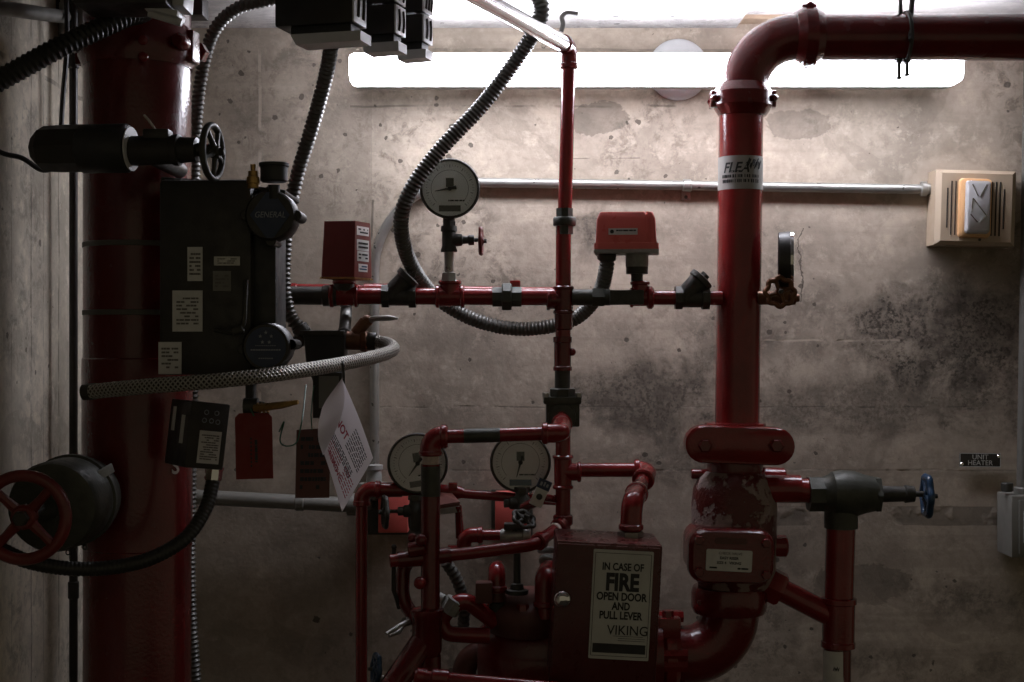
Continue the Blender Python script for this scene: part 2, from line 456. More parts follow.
# ------------------------------------------------------------------ camera, light
cam = bpy.data.cameras.new('camera'); co = bpy.data.objects.new('camera', cam); COL.objects.link(co)
co.location = (0, 0, CAMZ); co.rotation_euler = (PI/2, 0, 0)
cam.sensor_width = 36; cam.lens = F/1024*36; cam.clip_start = .02; cam.clip_end = 60
SC.camera = co
w = bpy.data.worlds.new('world'); SC.world = w; w.use_nodes = True
w.node_tree.nodes['Background'].inputs[0].default_value = (1., .87, .60, 1)
w.node_tree.nodes['Background'].inputs[1].default_value = .115
vs = SC.view_settings; SC.display_settings.display_device = 'sRGB'
vs.view_transform = 'Standard'; vs.look = 'None'; vs.gamma = 1; vs.exposure = 0.; vs.use_curve_mapping = False

# ------------------------------------------------------------------ the room
CEIL = P(0, 26, WY).z; LX = -.790
def setting(name, m, size, c):
    mb = MB(); mb.box(size, Matrix.Translation(c)); o = mb.build(name, m, None, smooth=False, org=False); o['kind'] = 'structure'; return o
setting('wall_back', 'wall', (4.6, .2, 2.5), (1.3, WY+.1, 1.25))
setting('wall_left', 'wall_l', (.2, WY-.7, 2.5), (LX-.1, (WY+.9)/2, 1.25))
setting('floor', 'floor', (4.6, 5.25, .1), (1.3, .525, -.05))
setting('ceiling', 'ceil', (4.6, WY-.7, .2), (1.3, (WY+.9)/2, CEIL+.1+.012))
sx = wx(736)
setting('trim_1', 'ceil', (sx+.9, 1.2, .02), ((sx-.9)/2, WY-.6, CEIL+.006))     # lower ceiling board
setting('trim_2', 'wood', (.16, .05, .012), (sx+.085, WY-.025, CEIL+.010))

# ------------------------------------------------------------------ fluorescent strip lamp
def lamp():
    Y = 2.69; x0, x1 = P(348, 0, Y).x, P(966, 0, Y).x; zt, zb = P(0, 51, Y).z, P(0, 86.5, 2.765).z; h = zt-zb; xm = (x0+x1)/2
    t = T('fluorescent_lamp', 'long lit fluorescent strip lamp on the wall under the ceiling', 'lamp', (xm, WY, zb))
    for q in (x0+.25, x1-.25): MB().box((.04, WY-2.79, .02), MX((q, (WY+2.79)/2, zt-.012)), .002).build('bracket', 'housing', t)
    MB().box((x1-x0-.01, .035, h), MX((xm, 2.782, (zt+zb)/2)), .003).build('housing', 'housing', t)
    MB().box((x1-x0-.012, .045, .003), MX((xm, 2.768, zt+.0015)), .001).build('top_light_shield', 'housing', t)  # added unseen plate, sized to hold back the lamp's upward light
    prof = [(2.765, zb), (2.71, zb), (2.698, zb+.004), (2.691, zb+.016), (2.69, (zt+zb)/2), (2.691, zt-.016), (2.698, zt-.004), (2.71, zt), (2.765, zt)]
    mb = MB(); rings = []
    for x, k in ((x0+.008, .72), (x0+.002, .9), (x0+.004, 1.), (x1-.010, 1.), (x1-.003, .9), (x1-.010, .72)):
        pass
    for x, k, dz in ((x0+.006, .75, 0), (x0+.001, .9, 0), (x0+.008, 1., 0), (x1-.010, 1., 0), (x1-.001, .9, 0), (x1-.006, .75, 0)):
        zc = (zt+zb)/2
        rings.append([mb.b.verts.new((x, 2.765+(y-2.765)*k, zc+(z-zc)*k)) for y, z in prof])
    mb.skin(rings); mb.build('diffuser', 'lamp', t)
lamp()
mb = MB(); mb.lathe((wx(678), WY, wz(70)), (0, -1, 0), [(0, .063), (.006, .063), (.011, .057), (.012, .030), (.014, .024), (.014, .006)], 40)
mb.build('cover_plate', 'plate', None, label='round white cover plate on the wall half hidden behind the lamp', category='cover plate')

# ------------------------------------------------------------------ grooved couplings
def coupling(name, parent, c, d, r, L, side, m='red', ear=1.45, boltm=None, bolts=True, k=1.3, hexy=False):
    """two half shells round a pipe with bolt pads on both sides"""
    c = Vector(c); d = Vector(d).normalized(); side = Vector(side).normalized(); out = d.cross(side).normalized()
    mb = MB()
    if hexy: mb.lathe(c-d*L/2, d, [(0, r*1.03), (L*.02, r*1.08), (L*.30, r*k), (L*.70, r*k), (L*.98, r*1.08), (L, r*1.03)], 36)
    else: mb.lathe(c-d*L/2, d, [(0, r*1.03), (L*.04, r*(k*.94)), (L*.25, r*k), (L*.75, r*k), (L*.96, r*(k*.94)), (L, r*1.03)], 36)
    o_ = Matrix((( *side, 0), (*out, 0), (*d, 0), (0, 0, 0, 1))).transposed()
    for s_ in (-1, 1):
        m4 = Matrix.Translation(c+side*s_*r*ear) @ o_
        mb.box((r*(.24 if hexy else .42 if r < .06 else .26), r*(.75 if r < .06 else .4), L*(.5 if hexy else .8)), m4, r*.05)
    cp = mb.build(name, m, parent, ang=24)
    if bolts:
        for s_ in (-1, 1):
            b = MB(); q = c+side*s_*r*ear
            b.lathe(q-out*r*.72, out, [(0, r*.10), (r*.08, r*.15), (r*.34, r*.15)], 12)
            b.build('bolt', boltm or m, cp); b = MB(); b.prism(hexp(r*.19), [(0, 1), (r*.2, 1)], Matrix.Translation(q+out*r*.36) @ Matrix(((*side, 0), (*out, 0), (*d, 0), (0, 0, 0, 1))).transposed())
            b.build('nut', boltm or m, cp)
    return cp

# ------------------------------------------------------------------ right riser with overhead run
YR = 2.62
a, b = P(741.5, 88, YR), P(737, 432, YR); rr = K(22, YR)
t = T('riser_pipe', 'tall red riser pipe with a white sticker in front of the wall lamp', 'pipe', P(737, 432, YR))
oh = P(806, 37, YR); r2 = K(23, YR)
MB().cyl(a, b, rr, n=40).build('pipe', 'red', t)
mb = MB(); el = fil([P(744, 92, YR), P(744.5, 37.5, YR), P(800, 37.5, YR)], K(53, YR), 16)
mb.tube(el, K(23, YR), 36); mb.build('elbow', 'red2', t)
coupling('coupling', t, P(742.5, 100, YR), a-b, rr, K(33, YR), (1, 0, 0), 'red2', 1.36, k=1.36, hexy=True)
d = (b-a).normalized()
def stick_fn(u, v, w_):
    c0 = a.lerp(b, (174.5-88)/(432-88)); th = u/rr-.14
    return c0+V(math.sin(th)*(rr+.0007+w_), -math.cos(th)*(rr+.0007+w_), v)
sh = K(33, YR)
g = [[stick_fn(-rr*1.45+rr*2.9*i/24, -sh/2+sh*j, 0) for i in range(25)] for j in (0, 1)]
st = MB().sheet(g, .0003).build('sticker', 'stickerpaper', t)
lettering('FLEA', .026, 'ink', st, lambda u, v, w_: stick_fn(u-.010, v+.008, w_), bold=.0006, sx=.9, shear=.3)
mb = MB()
for i in range(16):
    u = .012+.002*i; v0 = .010+.004*math.sin(i*1.3); hh = .008+.006*abs(math.sin(i*2.1))
    mb.box((.0022, .0006, hh), Matrix.Translation(stick_fn(u, v0+.006, .0004)) @ Matrix.Rotation(u/rr, 4, 'Z') @ Matrix.Rotation(.4, 4, 'Y'))
mb.build('emblem', 'ink', st)
for k, (sz, v0) in enumerate(((.008, -.007), (.0085, -.016))):
    mb = MB()
    rd = random.Random(k); u = -.036
    while u < .036:
        l = rd.uniform(.0012, .003)
        mb.box((l, .0004, sz*rd.uniform(.6, .8)), Matrix.Translation(stick_fn(u, v0, .0003)) @ Matrix.Rotation(u/rr, 4, 'Z'))
        u += l+rd.choice((.0012, .0012, .003))
    mb.build('printed_line', 'ink', st)
# overhead pipe
t = T('overhead_pipe', 'dark red overhead pipe running along the ceiling out of the riser elbow', 'pipe', P(806, 37.5, YR))
MB().cyl(P(797, 37.5, YR), P(1500, 37, YR), K(23, YR), n=40).build('pipe', 'red2', t)
coupling('coupling', t, P(808, 36, YR), (1, 0, 0), K(22.5, YR), K(28, YR), (0, 0, 1), 'red2', 1.22, k=1.28, hexy=True)
# hanger
t = T('pipe_hanger', 'black threaded rod hanger with clamp holding the overhead red pipe', 'hanger', P(905, 37, YR))
c = P(905, 37.5, YR)
mb = MB(); mb.torus(c, (1, 0, 0), K(24.5, YR), .004, 40, 8); mb.build('ring_clamp', 'iron', t)
mb = MB(); mb.tube([P(911, 14, YR-.02), V(P(911, 0, YR).x, YR-.02, CEIL+.02)], .005, 10); mb.tube([P(911, 40, YR-.05), P(911, 14, YR-.02)], .005, 10); mb.build('threaded_rod', 'iron', t)
mb = MB(); mb.tube([P(900.5, 15, YR), V(P(900.5, 0, YR).x, YR, CEIL+.02)], .004, 10); mb.build('threaded_rod', 'iron', t)
for x, y in ((899, 77), (907, 74)):
    MB().lathe(P(x, 59, YR-.01), (0, 0, -1), [(0, .007), (.006, .007), (.0061, .004), (K(y-59, YR), .004), (K(y-59, YR)+.0001, .005), (K(y-57, YR), .005)], 8).build('bolt', 'iron', t)

# ------------------------------------------------------------------ check valve below the riser
t = T('check_valve', 'red cast check valve with peeling paint and a white nameplate', 'valve', P(733, 600, YR))
c = P(735, 443, YR)
mb = MB()     # two-bolt flange, stadium shaped
hw, hr = K(35, YR), K(18.5, YR)
poly = []
for k in range(13): a_ = -PI/2+PI*k/12; poly.append((hw+hr*math.cos(a_), hr*math.sin(a_)))
for k in range(13): a_ = PI/2+PI*k/12; poly.append((-hw+hr*math.cos(a_), hr*math.sin(a_)))
for z0, z1 in ((0, 0),):
    mtx = Matrix.Translation(c+V(0, -K(34, YR), 0)) @ Matrix.Rotation(.03, 4, 'Y')
    mb.prism(poly, [(0, .93), (.004, 1), (K(20, YR), 1), (K(24, YR), .96)], mtx)
mb.lathe(c-V(0, 0, K(16, YR)), (0, 0, 1), [(0, K(30, YR)), (.004, K(33, YR)), (K(26, YR), K(33, YR)), (K(36, YR), K(30, YR)), (K(37, YR), K(24, YR))], 36)
fl = mb.build('flange_clamp', 'red', t)
for s_ in (-1, 1):
    q = c+V(s_*hw*1.0, -K(34, YR), 0); mb = MB()
    mb.prism(hexp(K(7, YR)), [(-.010, .8), (-.008, 1), (.002, 1)], Matrix.Translation(q)); mb.build('bolt', 'red2', fl)
mb = MB(); mb.lathe(P(735, 478, YR), (0, 0, 1), [(0, K(33, YR)), (K(8, YR), K(28, YR)), (K(20, YR), K(28, YR))], 32); mb.build('neck', 'red2', t)
# body: a bulging barrel
mb = MB(); cb = P(734, 590, YR)
mb.lathe(cb, (0, 0, 1), [(0, K(30, YR)), (K(6, YR), K(36, YR)), (K(20, YR), K(41, YR)), (K(55, YR), K(42, YR)), (K(86, YR), K(42.5, YR)), (K(102, YR), K(40.5, YR)), (K(112, YR), K(36, YR)), (K(119, YR), K(29, YR))], 40)
mb.build('valve_body', 'peel', t)
# cover plate projecting forwards
Yc = 2.50
mb = MB(); m0 = MX(P(732, 557, Yc), 0, .02, 0)
mb.prism(rrect(K(86, Yc), K(55, Yc), K(16, Yc), 5), [(0, .9), (.006, .98), (.012, 1.), (.035, 1.), (.037, .93), (.13, .93)], m0)
cov = mb.build('cover', 'red2', t)
mb = MB(); mb.prism(rrect(K(46, Yc), K(21.5, Yc), K(1.5, Yc), 2), [(-.0015, 1), (.001, 1)], MX(P(729, 560.5, Yc), 0, .05, 0)); npl = mb.build('nameplate', 'paper', cov)
mN = MX(P(729, 560.5, Yc)-V(0, .0015, 0), 0, .05, 0)
lettering('CHECK VALVE', .0065, 'ink', npl, lambda u, v, w_: mN @ V(u+.002, -w_, v+.0125))
lettering('EASY RISER', .0068, 'ink', npl, lambda u, v, w_: mN @ V(u, -w_, v+.004), bold=.0002)
lettering('SIZE 4   VIKING', .0065, 'ink', npl, lambda u, v, w_: mN @ V(u, -w_, v-.0045), bold=.0002)
bars(print_rows(K(40, Yc), .006, 1, 5), mN @ Matrix.Translation((0, 0, -.0135))).build('printed_line', 'ink', npl)
mb = MB(); mb.prism(rrect(K(32, Yc), K(6, Yc), K(2, Yc), 2), [(-.001, 1), (.003, 1)], MX(P(731, 541, Yc), 0, .03, 0)); mb.build('cast_mark', 'oxide', cov)
for x, y in ((699, 540), (766, 543), (699, 572), (766, 575)):
    mb = MB(); mb.prism(hexp(K(5, Yc)), [(-.007, .85), (-.005, 1), (.003, 1)], Matrix.Translation(P(x, y, Yc-.002))); mb.build('bolt', 'red2', cov)
mb = MB(); mb.cyl(P(772, 546, YR), P(787, 546, YR), K(11, YR), ch=.003); mb.build('side_plug', 'red', t)
mb = MB(); mb.cyl(P(716, 474, YR), P(691, 474, YR), K(5, YR), ch=.002); mb.build('side_stud', 'red2', t)
mb = MB(); mb.cyl(P(762, 478, YR), P(785, 479, YR), K(11, YR), ch=.003); mb.cyl(P(760, 489, YR-.02), P(800, 489, YR-.02), K(14, YR)); mb.build('outlet_boss', 'red', t)
coupling('coupling', t, P(729, 599, YR), (0, 0, 1), K(29, YR), K(28, YR), (1, .0, 0), 'red2', 1.02)
# elbow below to the deluge valve
t = T('pipe_elbow', 'large dark red pipe elbow curving left below the check valve', 'pipe', P(690, 650, YR))
mb = MB(); mb.tube(fil([P(730, 608, YR), P(729, 655, YR), P(668, 655, YR)], K(44, YR), 14), K(29, YR), 36); mb.build('elbow', 'red2', t)
cf = P(668, 652, YR)
fl = MB().band(cf, (1, 0, 0), K(40, YR), K(18, YR), n=36).build('flange', 'red', t)
for a_ in (.15, .15+PI/2-.2, PI*.62, PI*1.35, PI*1.65, PI*1.95):
    q = cf+V(0, -math.cos(a_), math.sin(a_))*K(36, YR); mb = MB()
    mb.prism(hexp(K(6, YR)), [(0, 1), (K(30, YR), 1)], Matrix.Translation(q-V(K(15, YR), 0, 0)) @ Matrix.Rotation(-PI/2, 4, 'Z')); mb.build('bolt', 'red', fl)
mb = MB(); mb.box((K(24, YR), K(16, YR), K(20, YR)), MX(P(668, 627, YR-.05)), .004); mb.prism(hexp(K(6, YR)), [(0, 1), (.012, .9)], Matrix.Translation(P(668, 617, YR-.05)) @ Matrix.Rotation(PI/2, 4, 'X') @ Matrix.Translation((0, 0, 0))); mb.build('clamp_pad', 'red', t)

# ------------------------------------------------------------------ angle valve and drain at the right of the check valve
YA = 2.60
t = T('angle_valve', 'grey iron angle valve with a blue handwheel at its right end', 'valve', P(842, 527, YA))
mb = MB()
mb.lathe(P(822, 494, YA), (1, 0, 0), [(0, K(17, YA)), (K(8, YA), K(20, YA)), (K(10, YA), K(22.5, YA)), (K(20, YA), K(24, YA)), (K(32, YA), K(23, YA)), (K(44, YA), K(19, YA)), (K(54, YA), K(17, YA))], 28)
mb.cyl(P(841, 494, YA), P(841, 528, YA), K(16.5, YA), n=28)
mb.prism(hexp(K(18, YA), 8, PI/8), [(0, 1), (K(15, YA), 1)], Matrix.Translation(P(808, 494, YA)) @ Matrix.Rotation(-PI/2, 4, 'Z'))
mb.prism(hexp(K(19, YA), 6), [(0, 1), (K(5, YA), 1)], Matrix.Translation(P(874, 494, YA)) @ Matrix.Rotation(-PI/2, 4, 'Z'))
mb.build('valve_body', 'green', t)
mb = MB(); mb.lathe(P(878, 494, YA), (1, 0, 0), [(0, K(8.5, YA)), (K(26, YA), K(7.5, YA)), (K(27, YA), K(9, YA)), (K(36, YA), K(8, YA)), (K(37, YA), K(3, YA)), (K(48, YA), K(3, YA))], 18); mb.build('bonnet', 'iron', t)
def handwheel(parent, c, axis, R, rim, m, nsp=5, wav=0, amp=.08, hub=.22, dish=0., a0=.35, name='handwheel'):
    c = Vector(c); d = Vector(axis).normalized(); a, b = basis(d); mb = MB()
    mb.torus(c, d, R, rim, 60 if wav else 48, 10, wav, amp)
    for i in range(nsp):
        an = 2*PI*i/nsp+a0; e = a*math.cos(an)+b*math.sin(an)
        mb.tube([c+d*dish+e*R*hub*.6, c+d*dish*.6+e*R*.6, c+e*R*.98], [rim*1.0, rim*.75, rim*.85], 8)
    mb.lathe(c-d*(rim*1.3)+d*dish, d, [(0, R*hub*.8), (rim*.5, R*hub), (rim*2.2, R*hub), (rim*2.7, R*hub*.8)], 16)
    o = mb.build(name, m, parent)
    mb = MB(); a4 = d.to_track_quat('Y', 'Z').to_matrix().to_4x4()
    mb.prism(hexp(R*hub*.62), [(0, 1), (rim*1.4, 1), (rim*1.6, .8)], Matrix.Translation(c+d*(rim*1.3+dish)) @ a4)
    mb.build('nut', 'iron', o)
    return o
handwheel(t, P(927, 496, YA), (1, -.08, 0), K(19, YA), K(3.6, YA), 'blue', 5, 6, .07)
t = T('trim_pipe', 'red pipe running from the check valve into the grey angle valve', 'pipe', P(800, 489, YA))
mb = MB(); mb.cyl(P(776, 489, YA), P(812, 491, YA), K(12.5, YA)); mb.build('pipe', 'red', t)
t = T('drain_pipe', 'red drain pipe dropping from the grey angle valve', 'pipe', P(836, 690, YA))
mb = MB(); mb.cyl(P(841, 520, YA), P(838.5, 604, YA), K(14.5, YA), n=28); mb.build('pipe', 'red', t)
mb = MB(); mb.lathe(P(838, 648, YA), P(839, 598, YA)-P(838, 648, YA), [(0, K(15, YA)), (.002, K(17, YA)), (K(6, YA), K(17, YA)), (K(7, YA), K(16, YA)), (K(44, YA), K(16, YA)), (K(45, YA), K(17.5, YA)), (K(50, YA), K(17.5, YA)), (K(51, YA), K(15, YA))], 30); mb.build('coupling', 'red', t)
e0 = P(837.5, 645, YA); mb = MB(); mb.cyl(e0, V(e0.x-.01, YA, 0), K(13.5, YA), n=28); mb.build('lower_pipe', 'red2', t)
q0 = P(836, 665, YA); rl = K(13.5, YA)+.0006
def dl(u, v, w_): th = u/rl-.23; return q0+V(math.sin(th)*(rl+w_), -math.cos(th)*(rl+w_), v)
g = [[dl(-rl*1.15+rl*2.3*i/16, -K(22, YA)+K(38, YA)*j, 0) for i in range(17)] for j in (0, 1)]
lb = MB().sheet(g, .0003).build('label', 'paper', t)
mb = MB()
for i in range(7):
    u = -.004+.0015*i; mb.box((.0012, .0004, .007), Matrix.Translation(dl(u, -.002+.001*math.sin(i*2), .0004)) @ Matrix.Rotation(.3*(-1)**i, 4, 'Y'))
mb.build('printed_mark', 'ink', lb)
t = T('branch_pipe', 'short slanting red branch pipe from the check valve down to the drain', 'pipe', P(770, 590, YR))
mb = MB(); mb.cyl(P(776, 587, YR), P(832, 616, YA), K(11.5, YR), n=24); mb.build('pipe', 'red', t)
dd = (P(832, 616, YA)-P(776, 587, YR)).normalized()
mb = MB(); mb.prism(hexp(K(18, YR)), [(0, .9), (.004, 1), (K(18, YR), 1), (K(21, YR), .85)], Matrix.Translation(P(764, 581, YR)) @ dd.to_track_quat('Y', 'Z').to_matrix().to_4x4()); mb.build('hex_union', 'red', t)

# ------------------------------------------------------------------ horn strobe and its conduit
Ys = WY-.07
c = P(976.5, 207.5, Ys)
t = T('horn_strobe', 'cream fire alarm horn strobe with clear lens on the wall', 'alarm', c+V(0, .06, -.07))
W_, H_ = K(70, Ys), K(68, Ys)
mb = MB()
pl = [(-W_/2, -H_/2), (W_/2, -H_/2), (W_/2, H_/2), (-W_/2, H_/2)]
mb.prism(pl, [(0, 1), (.010, (1.14, 1.11)), (.068, (1.14, 1.11))], MX(c, 0, .03, -.03)); mb.build('cover', 'cream', t, ang=20)
mS = MX(c, 0, .03, -.03)
mb = MB(); mb.prism(rrect(K(31, Ys), K(58, Ys), K(4, Ys), 4), [(-.013, .93), (-.011, 1), (.003, 1.04)], mS @ Matrix.Translation((-K(2.5, Ys), 0, -K(1, Ys)))); le = mb.build('strobe_base', 'amber', t)
mb = MB(); mb.prism(rrect(K(24, Ys), K(53, Ys), K(3, Ys), 4), [(-.026, .86), (-.023, .97), (-.014, 1.)], mS @ Matrix.Translation((-K(1.5, Ys), 0, -K(.5, Ys)))); mb.build('strobe_lens', 'lens', le)
mb = MB(); q = mS @ Matrix.Translation((-K(1.5, Ys), -.0265, 0))
for (x0, z0, x1, z1) in ((-6, 8, 8, -10), (-8, -8, -1, -16), (8, -8, 1, -16), (-6, 8, -7, -6), (-7, 22, -1, 10), (7, 22, 1, 10)):
    mb.tube([q @ V(K(x0, Ys), 0, K(z0, Ys)), q @ V(K(x1, Ys), 0, K(z1, Ys))], .0011, 6)
mb.build('reflector', 'chrome', le)
k = 0
for x in (-29, -25, -21, -17.3, 15, 19, 23, 27):
    if x in (-29, 27): hh = 40
    else: hh = 54
    mb = MB(); mb.box((K(1.3, Ys), .002, K(hh, Ys)), mS @ Matrix.Translation((K(x, Ys), -.0002, -K(1, Ys)))); mb.build('louvre_slot', 'slot', t)
mb = MB(); mb.lathe(mS @ V(K(4, Ys), 0, -K(32, Ys)), (0, -1, 0), [(-.001, .003), (.0015, .003), (.002, .0015)], 12); mb.build('screw', 'iron', t)
Yc = WY-.013
t = T('wall_conduit', 'long pale steel conduit along the wall bending down beside the upper gauge', 'conduit', P(480, 183, Yc))
cp = [P(930, 189.5, Yc), P(690, 185, Yc), P(482, 182.5, Yc)]
pts = cp+[P(374, 181.5, Yc)]
path = [P(935, 189.5, Yc), P(690, 185.5, Yc)]+fil([P(690, 185.5, Yc), P(374.5, 181, Yc), P(374.5, 500, Yc)], K(88, Yc), 16)[1:]
mb = MB(); mb.tube(path, K(4.8, Yc), 14); mb.build('tube', 'galv', t)
mb = MB(); mb.lathe(P(920, 189, Yc), (1, 0, 0), [(0, K(6, Yc)), (.002, K(7.5, Yc)), (K(6, Yc), K(7.5, Yc)), (K(7, Yc), K(5.5, Yc)), (K(10, Yc), K(5.5, Yc)), (K(11, Yc), K(7, Yc)), (K(18, Yc), K(7, Yc))], 16); mb.build('connector', 'galv', t)
for x in (687,):
    mb = MB(); mb.band(P(x, 185.5, Yc), (1, 0, 0), K(6.2, Yc), .018, n=16); mb.box((.018, .003, K(12, Yc)), MX(P(x-1, 194, WY-.003)), .001); sp = mb.build('strap', 'galv', t)
    MB().lathe(P(x-1, 197, WY-.004), (0, -1, 0), [(0, .004), (.003, .003)], 10).build('screw', 'iron', sp)
t = T('grey_wall_pipe', 'grey horizontal pipe low on the wall behind the red tag', 'pipe', P(280, 500, WY-.04))
mb = MB(); mb.cyl(P(60, 490, WY-.04), P(352, 505, WY-.04), K(7.5, WY-.04)); mb.build('pipe', 'greybox', t)
mb = MB(); mb.lathe(P(346, 504.5, WY-.04), (1, 0, 0), [(0, K(8, WY-.04)), (.003, K(11, WY-.04)), (K(12, WY-.04), K(11, WY-.04)), (K(19, WY-.04), K(6, WY-.04)), (K(26, WY-.04), K(5, WY-.04))], 18); mb.build('end_coupling', 'greybox', t)
mb = MB(); mb.band(P(300, 502.5, WY-.04), (1, 0, .0), K(8.5, WY-.04), .02); mb.build('coupling', 'greybox', t)
mb = MB(); mb.lathe(P(374, 492, WY-.04), (0, 0, 1), [(0, K(16, WY-.04)), (K(9, WY-.04), K(15, WY-.04)), (K(10, WY-.04), K(8, WY-.04)), (K(22, WY-.04), K(7.5, WY-.04)), (K(23, WY-.04), K(9, WY-.04)), (K(27, WY-.04), K(9, WY-.04))], 20)
mb.build('conduit_bushing', 'sealant', None, label='pale conduit bushing on top of the red elbow behind the paper tag', category='bushing')

# unit heater plate + electrical box
Yp = WY-.01
c = P(980, 460, Yp)
t = T('name_plate', 'small black UNIT HEATER plate screwed to the concrete wall', 'sign', c); mP = MX(c, 0, .01, 0)
mb = MB(); mb.box((K(41, Yp), .003, K(14, Yp)), mP, .0006); pn = mb.build('plate', 'black', t)
mb = MB()
for x, z, w_, h_ in ((0, 6.6, 41, .6), (0, -6.6, 41, .6), (-20.2, 0, .6, 13), (20.2, 0, .6, 13)): mb.box((K(w_, Yp), .0006, K(h_, Yp)), mP @ Matrix.Translation((K(x, Yp), -.0017, K(z, Yp))))
mb.build('border_line', 'sign', pn)
lettering('UNIT', K(7, Yp), 'sign', pn, lambda u, v, w_: mP @ V(u, -.0017-w_, v+K(2.8, Yp)))
lettering('HEATER', K(7, Yp), 'sign', pn, lambda u, v, w_: mP @ V(u, -.0017-w_, v-K(3, Yp)))
for x, z in ((-18, -4), (18.5, 4)): MB().lathe(mP @ V(K(x, Yp), -.0015, K(z, Yp)), (0, -1, 0), [(0, K(1.8, Yp)), (.001, K(1.4, Yp))], 10).build('screw', 'chrome', t)
Yb = WY-.09
t = T('switch_box', 'grey electrical switch box with red rocker below the heater plate', 'switch', P(1030, 562, WY))
mb = MB(); mb.box((K(58, Yb), .085, K(62, Yb)), MX(P(1041, 527, Yb)+V(0, .045, 0)), .003); bx = mb.build('box', 'greybox', t)
mb = MB(); mb.box((K(44, Yb), .004, K(54, Yb)), MX(P(1041, 527, Yb)), .001); mb.build('front_plate', 'greybox', t)
mb = MB(); mb.box((K(30, Yb), .004, K(32, Yb)), MX(P(1039, 527, Yb-.003)), .001); sw = mb.build('switch_plate', 'sign', t)
mb = MB(); mb.box((K(16, Yb), .010, K(8, Yb)), MX(P(1034, 519, Yb-.006)), .002); mb.build('rocker', 'redbutton', sw)
mb = MB(); mb.box((K(16, Yb), .006, K(9, Yb)), MX(P(1034, 528, Yb-.005)), .002); mb.build('rocker_recess', 'black', sw)
mb = MB(); mb.band(P(1007, 487, Yb+.03), (0, 0, 1), K(6, Yb), K(9, Yb)); mb.build('knockout_plug', 'iron', t)
t = T('vertical_conduit', 'grey conduit rising up the wall from the switch box', 'conduit', P(1022, 497, WY-.04))
mb = MB(); e0 = P(1023, 500, WY-.04); mb.cyl(e0, V(P(1031, 26, WY-.04).x, WY-.04, CEIL+.01), K(6.5, WY-.04)); mb.build('tube', 'duct', t)
mb = MB(); mb.band(e0+V(0, 0, .012), (0, 0, 1), K(9, WY-.04), .03); mb.build('connector', 'greybox', t)

# ------------------------------------------------------------------ pressure gauges
def gauge(label, cx, cy, R, Y, ang, body='black', bar='ink', dx=0, conn=None, group='round dial pressure gauges', tilt=0., sq=True, ring='iron'):
    c = P(cx, cy, Y); r = K(R, Y)
    t = T('pressure_gauge', label, 'gauge', c-V(0, 0, r), group)
    mt = MX(c, 0, tilt, 0)
    d = V(0, -1, 0)
    mb = MB(); mb.lathe(c+V(0, .034, 0), d, [(0, r*.7), (.004, r*.93), (.036, r*.95), (.037, r), (.044, r), (.046, r*.97), (.046, r*.92), (.037, r*.90)], 48); cs = mb.build('case', ring, t)
    mb = MB(); mb.lathe(c+V(0, -.006, 0), d, [(0, r*.91), (.002, r*.91)], 48); dl_ = mb.build('dial', 'dial', t)
    mb = MB()
    for i in range(41):
        a_ = math.radians(225-270*i/40); L = r*(.10 if i % 5 == 0 else .05); rad = r*.80-L/2
        mb.box((L, .0005, r*(.018 if i % 5 == 0 else .010)), mt @ Matrix.Translation((rad*math.cos(a_), -.0083, rad*math.sin(a_))) @ Matrix.Rotation(-a_, 4, 'Y'))
    mb.tube([mt @ V(r*.62*math.cos(math.radians(225-270*i/40)), -.0080, r*.62*math.sin(math.radians(225-270*i/40))) for i in range(41)], r*.006, 4)
    mb.build('scale_mark', 'ink', dl_)
    mb = MB(); mb.box((r*.26, .0006, r*.30), mt @ Matrix.Translation((0, -.0083, r*.20))); mb.build('logo_patch', 'ink', dl_)
    mb = MB(); mb.box((r*.72, .0006, r*.20), mt @ Matrix.Translation((0, -.0083, -r*.66))); mb.build('legend_bar', bar, dl_)
    bars(print_rows(r*.55, r*.10, 1, int(cx), 1.), mt @ Matrix.Translation((r*.22, -.0080, -r*.40))).build('printed_line', 'ink', dl_)
    a_ = math.radians(ang); e = V(math.cos(a_), 0, math.sin(a_))
    mb = MB(); p0 = mt @ V(0, -.0095, 0)
    mb.tube([p0-e*r*.22, p0, p0+e*r*.5], [r*.07, r*.045, r*.012], 6); mb.lathe(p0, d, [(0, r*.08), (.003, r*.07)], 14); mb.build('needle', 'ink', t)
    mb = MB(); mb.lathe(c+V(0, -.0115, 0), d, [(0, r*.915), (.001, r*.91)], 40); mb.build('lens', 'glass', t)
    mb = MB(); zz = -r*.98
    mb.lathe(c+V(0, .012, zz+.004), (0, 0, -1), [(0, K(5, Y)), (K(4, Y), K(5, Y)), (K(5, Y), K(6, Y)), (K(conn, Y) if conn else K(8, Y), K(6, Y))], 6); mb.build('stem', 'brass' if False else 'iron', t)
    return t
gauge('round pressure gauge below the lamp with the hose crossing its rim', 450, 189, 30, 2.575, 190, conn=9)
gauge('lower pressure gauge behind the front red vertical pipe', 418, 463, 30.5, 2.655, 235, conn=9, tilt=-.15)
gauge('lower pressure gauge with blue legend bar under the red cross pipe', 520.5, 462, 30.5, 2.655, 255, bar='blueink', conn=9)
